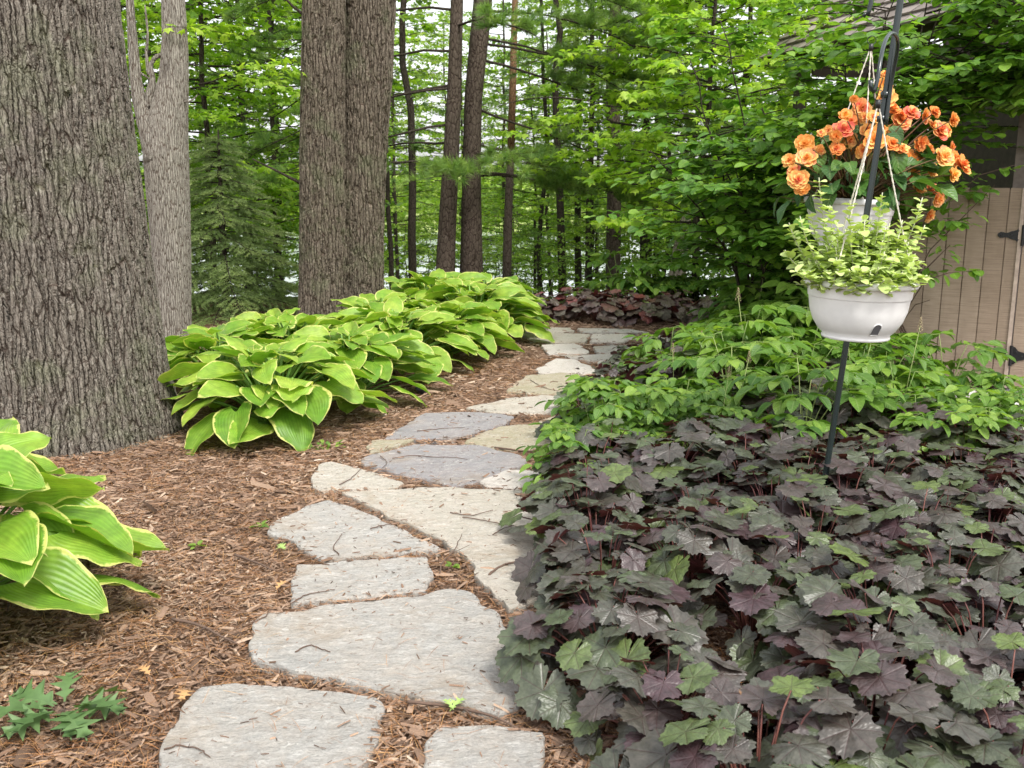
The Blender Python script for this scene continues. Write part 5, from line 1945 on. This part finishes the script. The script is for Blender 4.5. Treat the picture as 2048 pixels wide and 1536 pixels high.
def basket(label, ctop, apex, seed, rot, tilt=(0, 0), window=False):
    """round white hanging basket: bowl with rolled rim and groove, base ring, soil, cords to the apex"""
    o = empty('hanging_basket', tuple(ctop))
    tag(o, label, 'hanging basket', 'white hanging baskets')
    R = PR
    prof = [(0.02, -PH + 0.012), (0.115, -PH + 0.012), (0.118, -PH), (0.119, -PH - 0.0005), (0.128, -PH + 0.002), (0.130, -PH + 0.010), (0.125, -PH + 0.016), (0.145, -PH + 0.032), (0.168, -PH + 0.065),
            (0.183, -PH + 0.105), (0.1895, -0.0565), (0.1898, -0.0555), (0.1930, -0.0535), (0.1938, -0.051), (0.198, -0.016), (0.198, -0.0145), (0.199, -0.0135), (0.211, -0.0130), (0.2135, -0.011), (0.2145, -0.004), (0.2145, 0.002), (0.211, 0.009), (0.204, 0.012), (0.194, 0.011), (0.188, 0.004), (0.184, -0.04)]
    prof = [(a * R / 0.205, b) for a, b in prof]
    mb = MB()
    mb.lathe(prof, 72)
    bowl = mb.build('bowl', M_POT, o)
    mb = MB()
    rs = np.random.default_rng(seed)
    k = 36
    th = np.arange(k) * 2 * pi / k
    V, rings = [(0, 0, -0.012)], [0.06, 0.11, 0.16, 0.186]
    for q in rings:
        for t in th:
            q_ = q * R / 0.215
            V.append((cos(t) * q_, sin(t) * q_, -0.02 + rs.normal(0, 0.004) - (0.012 if q > 0.17 else 0)))
    loops, sizes = [], []
    for j in range(k):
        loops += [0, 1 + j, 1 + (j + 1) % k]
        sizes.append(3)
    for i in range(3):
        for j in range(k):
            a, b = 1 + i * k + j, 1 + i * k + (j + 1) % k
            loops += [a, a + k, b + k, b]
            sizes.append(4)
    mb.add(V, loops, sizes)
    mb.build('soil', M_SOIL, o)
    ap = np.array(apex) - np.array(ctop)
    for a in rot:
        e = np.array([cos(a) * R * 0.97, sin(a) * R * 0.97, 0.004])
        mb = MB()
        # two-ply twisted cord
        s = np.linspace(0, 1, 60)[:, None]
        line = ap * (1 - s) + e * s + np.array([0, 0, -0.012]) * np.sin(pi * s)
        u = nrm(np.cross(e - ap, [0.3, 0.2, 1.0]))
        v = nrm(np.cross(e - ap, u))
        for ph in (0, pi):
            w = np.linspace(0, 26 * pi, 60)[:, None] + ph
            mb.tube(line + (u * np.cos(w) + v * np.sin(w)) * 0.0017, 0.0018, 5)
        mb.add(*sphere_tmpl(e + np.array([0, 0, 0.01]), 0.008))
        mb.build('cord', M_CORD, o)
    mb = MB()
    mb.tube(np.array([ap + [0, 0, -0.02], ap + [0, 0, 0.01]]), 0.009, 10)
    t_ = np.linspace(0, 2 * pi, 22)
    mb.tube(np.stack([ap[0] + 0.0 * t_ + 0.018 * np.cos(t_), ap[1] + 0 * t_, ap[2] + 0.024 + 0.018 * np.sin(t_)], -1), 0.0018, 5, cap=False)
    mb.build('ring', M_HINGE, o)
    if window:
        # arched overflow opening near the base, slightly proud dark plate with a frame
        a0 = -pi / 2 + 0.14
        pts = [(-0.014, -0.020), (0.014, -0.020), (0.014, 0.004)] + [(0.014 * cos(t), 0.004 + 0.014 * sin(t)) for t in np.linspace(0.2, pi - 0.2, 8)] + [(-0.014, 0.004)]
        def surf(x, z, off):
            zz = -PH + 0.052 + z
            pr = np.array(prof[6:10])
            rr = np.interp(zz, pr[:, 1], pr[:, 0]) + off
            th = a0 + x / rr
            return (cos(th) * rr, sin(th) * rr, zz)
        mb = MB()
        n = len(pts)
        mb.add([surf(x, z, 0.0015) for x, z in pts], list(range(n)), [n])
        w1 = mb.build('overflow_opening', M_HOLE, o, smooth=False)
        mb = MB()
        ring = [surf(x * 1.12, z * 1.12, 0.002) for x, z in pts] + [surf(pts[0][0] * 1.12, pts[0][1] * 1.12, 0.002)]
        mb.tube(np.array(ring), 0.0016, 5)
        mb.build('opening_frame', M_POT, o)
    o.rotation_euler = (tilt[0], tilt[1], 0)
    return o


cB = W(1721, 563, YB)
apB = W(1747, 205, YB)
apB[1] = YB
cA = W(1702, 402, YA)
apA = W(1729, 92, YA)
basket('white basket of pale lime foliage, hanging lowest and in front of the black pole', cB, apB, 1, (radians(-6), radians(222), radians(108)), (0, radians(1.5)), True)
basket('white basket of orange begonias, hanging higher and behind the black pole', cA, apA, 2, (radians(20), radians(195), radians(265)), (0, radians(2.5)))

# ---- lime licorice plant
lp = empty('licorice_plant', (cB[0], cB[1], cB[2] - 0.02))
tag(lp, 'pale lime licorice plant with small felted round leaves filling the lower basket', 'plant')
st, lf = MB(), MB()
r = np.random.default_rng(81)
L_, A_, P_, S_, T_ = [], [], [], [], []


def lico_stem(end, base=(0, 0, 0), n=None):
    base = np.array(base, float)
    end = np.array(end, float)
    mid = base + (end - base) * [0.75, 0.75, 0.4]
    s = np.linspace(0, 1, 8)[:, None]
    path = (1 - s) ** 2 * base + 2 * s * (1 - s) * mid + s ** 2 * end
    st.tube(path, np.linspace(0.0028, 0.0018, 8), 5, tint=r.uniform(0, 1))
    ln = np.linalg.norm(end - base)
    n = n or int(ln / 0.018)
    for k in range(n):
        q = 0.2 + 0.8 * k / n
        i = min(6, int(q * 7))
        p = path[i] + (path[i + 1] - path[i]) * (q * 7 - i)
        a = k * 1.57 + r.normal(0, 0.3)
        for sg in (0, pi):
            L_.append(p)
            A_.append(a + sg)
            P_.append(r.normal(0.1 + 0.35 * q, 0.3))
            S_.append(r.uniform(0.032, 0.05) * (1.1 - 0.4 * q))
            T_.append(np.clip(0.25 + 0.6 * q + r.normal(0, 0.15), 0, 1))


for k in range(105):
    a = r.uniform(0, 6.28)
    q = r.uniform(0, 1) ** 0.6
    rr = 0.235 * q
    lico_stem((cos(a) * rr, sin(a) * rr, 0.03 + 0.20 * (1 - q ** 2) * r.uniform(0.6, 1.1) + 0.02), (cos(a) * rr * 0.35, sin(a) * rr * 0.35, 0))
for (px, py, Yd) in ((1638, 355, 3.6), (1600, 432, 3.55), (1578, 445, 3.7), (1622, 425, 3.65), (1570, 500, 3.6), (1590, 540, 3.5), (1765, 385, 3.6), (1845, 395, 3.65), (1850, 450, 3.7), (1838, 520, 3.55), (1805, 440, 3.6), (1700, 400, 3.5), (1660, 410, 3.7)):
    e = W(px, py, Yd) - np.array(lp.location)
    b = e * [0.35, 0.5, 0]
    lico_stem(e, b)
for k in range(26):      # leaves spilling over the near rim
    a = -pi / 2 + r.normal(-0.3, 0.5)
    lico_stem((cos(a) * 0.225, sin(a) * 0.225, r.uniform(0.0, 0.06)), (cos(a) * 0.08, sin(a) * 0.08, 0), 5)
L_, A_, P_, S_, T_ = map(np.array, (L_, A_, P_, S_, T_))
wh = r.integers(0, 2, len(L_))
for i in range(2):
    m = wh == i
    lf.inst(T_LICO[i], frames(A_[m], P_[m], r.normal(0, 0.3, m.sum())), L_[m], S_[m], T_[m])
st.build('stems', M_LICOST, lp)
lf.build('foliage', M_LICO, lp)

# ---- begonia
bg = empty('begonia', (cA[0], cA[1], cA[2] - 0.02))
BG = np.array([cA[0], cA[1], cA[2] - 0.02])
tag(bg, 'orange double-flowered begonia with dark leaves in the upper basket', 'begonia')
r = np.random.default_rng(82)
blooms = [(1720, 217, 1.0), (1801, 243, 1.05), (1822, 228, .8), (1767, 172, .75), (1771, 197, .9), (1687, 261, .95), (1747, 280, 1.05), (1610, 289, .85), (1614, 318, .9), (1580, 322, .65), (1597, 362, .95),
          (1821, 325, 1.15), (1886, 315, 1.0), (1922, 332, .95), (1878, 263, 1.0), (1904, 240, .75), (1826, 358, .85), (1865, 382, .9), (1857, 430, .7), (1708, 300, .6), (1668, 318, .5), (1656, 261, .45), (1707, 197, .4), (1901, 294, .5), (1862, 252, .6), (1700, 245, .7), (1755, 240, .7), (1905, 350, .7), (1838, 380, .6), (1640, 300, .5), (1735, 262, .7), (1865, 340, .6), (1790, 262, .8), (1890, 262, .7), (1672, 272, .6), (1624, 304, .7), (1906, 318, .8), (1838, 312, .7), (1800, 232, .7), (1728, 235, .6), (1760, 262, .8), (1588, 344, .7), (1606, 378, .7), (1875, 398, .7), (1642, 268, .4), (1768, 150, .4), (1672, 300, .7), (1700, 280, .8), (1782, 290, .8), (1840, 285, .8), (1632, 330, .6), (1802, 300, .7), (1855, 300, .7), (1725, 300, .7), (1745, 235, .6), (1848, 232, .7), (1785, 222, .8), (1690, 232, .6), (1868, 225, .6)]
st, lf = MB(), MB()
petT = [oval_t(0.8, 0.18, d, 5, 5, 0.32, 0.5) for d in (-0.3, -0.1, 0.15)]
for k, (px, py, s) in enumerate(blooms):
    Yd = YA + r.uniform(-0.2, 0.08)
    c = W(px, py, Yd) - BG
    mb = MB()
    tb = r.uniform(0.05, 0.95)
    n_out = nrm(np.array([c[0] * 1.2, -0.75 + r.normal(0, 0.25), 0.3 + r.normal(0, 0.25)]))
    # frame: Z along n_out
    X = nrm(np.cross([0, 0, 1.0], n_out))
    Yv = np.cross(n_out, X)
    F = np.stack([X, Yv, n_out], -1)
    for ring, (cntp, open_, ps) in enumerate([(9, -0.05, 0.056), (9, 0.2, 0.047), (8, 0.48, 0.037), (6, 0.85, 0.026)]):
        az = np.arange(cntp) * 2 * pi / cntp + ring * 0.4 + r.normal(0, 0.1, cntp)
        Rf = frames(az, open_ + r.normal(0, 0.1, cntp), r.normal(0, 0.2, cntp))
        Rf = np.einsum('ij,njk->nik', F, Rf)
        mb.inst(petT[ring % 3], Rf, np.repeat((c + n_out * 0.004 * ring)[None], cntp, 0), 0.86 * ps * s * r.uniform(0.85, 1.1, cntp), np.clip(r.normal(tb, 0.12, cntp), 0, 1))
    cc = mb.build('bloom', M_PETAL, bg)
    base = np.array([r.normal(0, 0.05), r.normal(0, 0.05), 0])
    mid = (base + c) * 0.5 + np.array([0, 0, 0.06])
    s_ = np.linspace(0, 1, 7)[:, None]
    st.tube((1 - s_) ** 2 * base + 2 * s_ * (1 - s_) * mid + s_ ** 2 * c, np.linspace(0.005, 0.0025, 7), 5, tint=r.uniform(0, 1))
for k in range(170):
    a = r.uniform(0, 6.28)
    q = r.uniform(0, 1) ** 0.6
    x = cos(a) * 0.36 * q + 0.05
    p = np.array([x, sin(a) * 0.24 * q, 0.06 + 0.33 * (1 - q ** 1.7) * r.uniform(0.2, 1.0) + r.uniform(-0.06, 0.05) * q])
    st.tube(np.array([(p[0] * .3, p[1] * .3, 0), p * [.7, .7, .7], p]), [0.004, 0.003, 0.002], 4, tint=r.uniform(0, 1))
    lf.inst(T_BEGL[k % 2], frames([a + r.normal(0, 0.5)], [r.normal(-0.25, 0.35)], [r.normal(0, 0.35)]), [p], [r.uniform(0.07, 0.12)], [r.uniform(0, 1)])
st.build('stems', M_BEGST, bg)
lf.build('foliage', M_BEGL, bg)

# ================================================================== SMALL THINGS ON THE GROUND
TW = [
    ([(785, 917), (830, 910), (870, 915), (900, 914), (935, 919)], 'long thin twig lying across the wide blue-grey flagstone'),
    ([(760, 912), (776, 925), (765, 936)], 'short bent twig on the left of the blue-grey flagstone'),
    ([(835, 862), (880, 858), (930, 855)], 'fine twig on the lozenge-shaped grey flagstone'),
    ([(900, 1025), (940, 1033), (985, 1020)], 'curved twig on the big buff flagstone, nearest its middle'),
    ([(925, 1035), (960, 1040), (1000, 1048), (1045, 1055)], 'longest twig on the big buff flagstone'),
    ([(985, 1070), (1005, 1058), (1025, 1052)], 'short twig below the longest one on the buff flagstone'),
    ([(978, 1150), (1000, 1132), (1040, 1122), (1062, 1112)], 'thick twig at the lower end of the buff flagstone'),
    ([(880, 1145), (880, 1130), (910, 1100), (925, 1068)], 'twig spanning the mulch joint between pale stones'),
    ([(740, 1058), (760, 1052), (785, 1048)], 'small twig on the pointed triangular flagstone'),
    ([(678, 1110), (665, 1095), (685, 1068)], 'forked twig at the left of the triangular flagstone'),
    ([(345, 1238), (400, 1250), (440, 1272), (475, 1288)], 'reddish stick lying in the mulch left of the path'),
    ([(470, 1110), (510, 1125), (545, 1140)], 'short stick in the mulch beside the triangular flagstone'),
    ([(680, 970), (705, 955), (722, 938)], 'thin twig over the small cracked buff flagstone'),
    ([(990, 895), (1060, 905), (1120, 898), (1180, 885)], 'thick brown stick beside the yellowish flagstone'),
    ([(580, 1208), (610, 1190), (670, 1180)], 'fine twig at the corner of the rectangular flagstone'),
    ([(505, 1245), (530, 1235), (545, 1215)], 'dark twig at the upper left of the largest flagstone'),
    ([(590, 1305), (620, 1290), (660, 1305)], 'crooked twig on the largest flagstone'),
    ([(815, 1405), (900, 1412), (980, 1430), (1040, 1460)], 'long dark stick along the joint before the front stones'),
    ([(1060, 760), (1085, 775), (1110, 782), (1150, 783)], 'curved dark twig on the golden flagstone'),
    ([(325, 1500), (360, 1490), (400, 1500), (420, 1515)], 'dark twig at the left corner of the bottom-edge flagstone'),
]
for k, (lst, lab) in enumerate(TW):
    r = np.random.default_rng(700 + k)
    P = np.array([G(px, py, 0.026) for px, py in lst])
    c = P.mean(0)
    c[2] = 0
    Q = smoothpath(P - c, 14, 2)
    Q[:, :2] += r.normal(0, 0.0015, (14, 2))
    Q[:, 2] += r.uniform(0, 0.003, 14)
    mb = MB()
    th = 0.0055 if 'thick' in lab or 'stick' in lab else 0.0026
    mb.tube(Q, np.linspace(th, th * 0.5, 14), 6)
    if len(lst) > 3:
        i = 6
        d = np.array([Q[i + 1][1] - Q[i][1], -(Q[i + 1][0] - Q[i][0]), 0.01])
        d = nrm(d)
        mb.tube(np.array([Q[i], Q[i] + d * 0.03 + (Q[i + 1] - Q[i]), Q[i] + d * 0.06 + (Q[i + 1] - Q[i]) * 2]), [th * 0.6, th * 0.5, th * 0.3], 5)
    o = mb.build('twig', M_TWIG)
    o.location = tuple(c)
    tag(o, lab, 'twig', 'fallen twigs on path and mulch')


def lobed_oak():
    """outline of a pointed-lobed oak leaf, folded grid between outline and midrib"""
    half = [(0.02, 0), (0.03, 0.1), (0.20, 0.2), (0.06, 0.27), (0.09, 0.33), (0.34, 0.47), (0.10, 0.52), (0.10, 0.58), (0.32, 0.76), (0.09, 0.74), (0.08, 0.8), (0.14, 0.92), (0.03, 0.9), (0.0, 1.0)]
    P, L, S = [], [], []
    for x, y in half:
        P += [(-x, y + 0.0, 0.25 * x), (0, y - (0.1 if 0.2 < y < 0.9 else 0) * 0.4, 0), (x, y, 0.25 * x)]
    n = len(half)
    for i in range(n - 1):
        a = 3 * i
        L += [a, a + 1, a + 4, a + 3, a + 1, a + 2, a + 5, a + 4]
        S += [4, 4]
    P = np.array(P)
    P[:, 2] += 0.12 * np.sin(P[:, 1] * 3)
    return P, np.array(L), np.array(S), np.c_[P[:, 0], P[:, 1], 0 * P[:, 0]]


T_OAKL = lobed_oak()
M_OAKL = leafmat('oak_leaf', [(0.075, 0.14, 0.045), (0.12, 0.2, 0.07)], rough=0.5, transl=0.2)
M_OAKY = leafmat('fresh_fallen_leaf', [(0.28, 0.42, 0.10), (0.36, 0.5, 0.16)], rough=0.5, transl=0.2)
M_OAKD = leafmat('dry_oak_leaf', [(0.34, 0.17, 0.07), (0.5, 0.3, 0.13)], rough=0.7, transl=0.1)
g = G(130, 1440)
sprig = empty('oak_sprig', (g[0], g[1], 0.01))
tag(sprig, 'wilted green oak sprig lying on the mulch in the bottom left corner', 'leaf sprig')
mb, st = MB(), MB()
r = np.random.default_rng(90)
for k, (a, ln) in enumerate([(3.5, .2), (4.1, .15), (5.3, .17), (5.9, .19), (5.0, .15), (2.6, .15), (1.9, .14), (0.6, .15), (4.6, .16), (3.0, .16), (0.0, .15)]):
    p = np.array([cos(a) * 0.03, sin(a) * 0.03, 0.03])
    mb.inst(T_OAKL, frames([a + r.normal(0, .2)], [r.uniform(-0.1, 0.2)], [r.normal(0, 0.4)]), [p], [ln], [r.uniform(0, 1)])
    st.tube(np.array([(0, 0, 0.02), p]), 0.0015, 4)
st.build('stem', M_TWIG, sprig)
mb.build('leaves', M_OAKL, sprig)
for k, (px, py, lg, mt, nm, lab) in enumerate([(900, 1422, .07, M_OAKY, 'fallen_leaf', 'bright yellow-green lobed leaf below the largest flagstone'), (570, 1100, .06, M_OAKY, 'fallen_leaf', 'pale green fallen leaf left of the triangular flagstone'),
                                               (1075, 1308, .06, M_OAKY, 'fallen_leaf', 'small yellow-green leaf in the mulch beside the coral bells'),
                                               (375, 1380, .085, M_OAKD, 'dry_leaf', 'curled tan oak leaf on the mulch above the bottom-left flagstone'),
                                               (1030, 1400, .075, M_OAKD, 'dry_leaf', 'brown oak leaf at the lower right corner of the largest flagstone'), (552, 1180, .07, M_OAKD, 'dry_leaf', 'orange-brown oak leaf left of the rectangular flagstone'),
                                               (300, 1350, .06, M_OAKD, 'dry_leaf', 'tan dry leaf in the mulch near the green sprig')]):
    gg = G(px, py, 0.026)
    mb = MB()
    mb.inst(T_OAKL, frames([0.9 + k * 1.3], [0.1], [0.15]), [(0, 0, 0)], [lg], [0.6])
    if k < 3:
        mb.inst(T_OAKL, frames([2.2 + k * 1.3], [0.1], [-0.15]), [(0.01, 0.0, 0.004)], [lg * 0.8], [0.8])
    o = mb.build(nm, mt)
    o.location = tuple(gg)
    tag(o, lab, 'leaf', 'fallen leaves')
# weeds
for k, (px, py, n, lab) in enumerate([(655, 900, 26, 'small tuft of light green weeds by the cracked buff flagstone'), (80, 1085 + 0, 0, ''), (395, 1100, 6, 'tiny green weed in the mulch by the near hosta'),
                                      (520, 1060, 8, 'tiny green weed beside the triangular flagstone tip'), (465, 900, 7, 'tiny green weed at the foot of the oak'), (905, 1140, 7, 'tiny green seedling in the joint between pale stones')]):
    if not n:
        continue
    gg = G(px, py, 0.0)
    r = np.random.default_rng(800 + k)
    mb = MB()
    q = r.uniform(0.2, 1, n)
    a = r.uniform(0, 6.28, n)
    rad = 0.09 if n > 20 else 0.018
    mb.inst(T_LEAFLET[1], frames(a, r.uniform(0, 0.8, n), r.normal(0, 0.3, n)), np.c_[np.cos(a) * rad * q, np.sin(a) * rad * q, np.full(n, 0.018)], r.uniform(0.02, 0.04, n), r.uniform(0.3, 1, n))
    o = mb.build('weed', M_AST)
    o.location = tuple(gg)
    tag(o, lab, 'weed')
# small black spike light lying in the mulch
gg = G(848, 790)
o = empty('garden_light', (gg[0], gg[1], 0))
tag(o, 'small black garden spotlight half sunk in the mulch before the hostas', 'garden light')
mb = MB()
mb.lathe([(0.0, 0.0), (0.022, 0.0), (0.024, 0.012), (0.033, 0.06), (0.035, 0.066), (0.031, 0.066), (0.028, 0.05), (0.0, 0.048)], 18, (0, 0, 0.012))
h = mb.build('head', M_BLACKP, o)
h.rotation_euler = (radians(28), radians(-20), 0)
mb = MB()
mb.tube(smoothpath([(0.0, 0, 0.02), (-0.05, 0.02, 0.012), (-0.12, -0.01, 0.01), (-0.2, 0.02, 0.004)], 12, 2), 0.004, 6)
mb.build('cable', M_BLACKP, o)
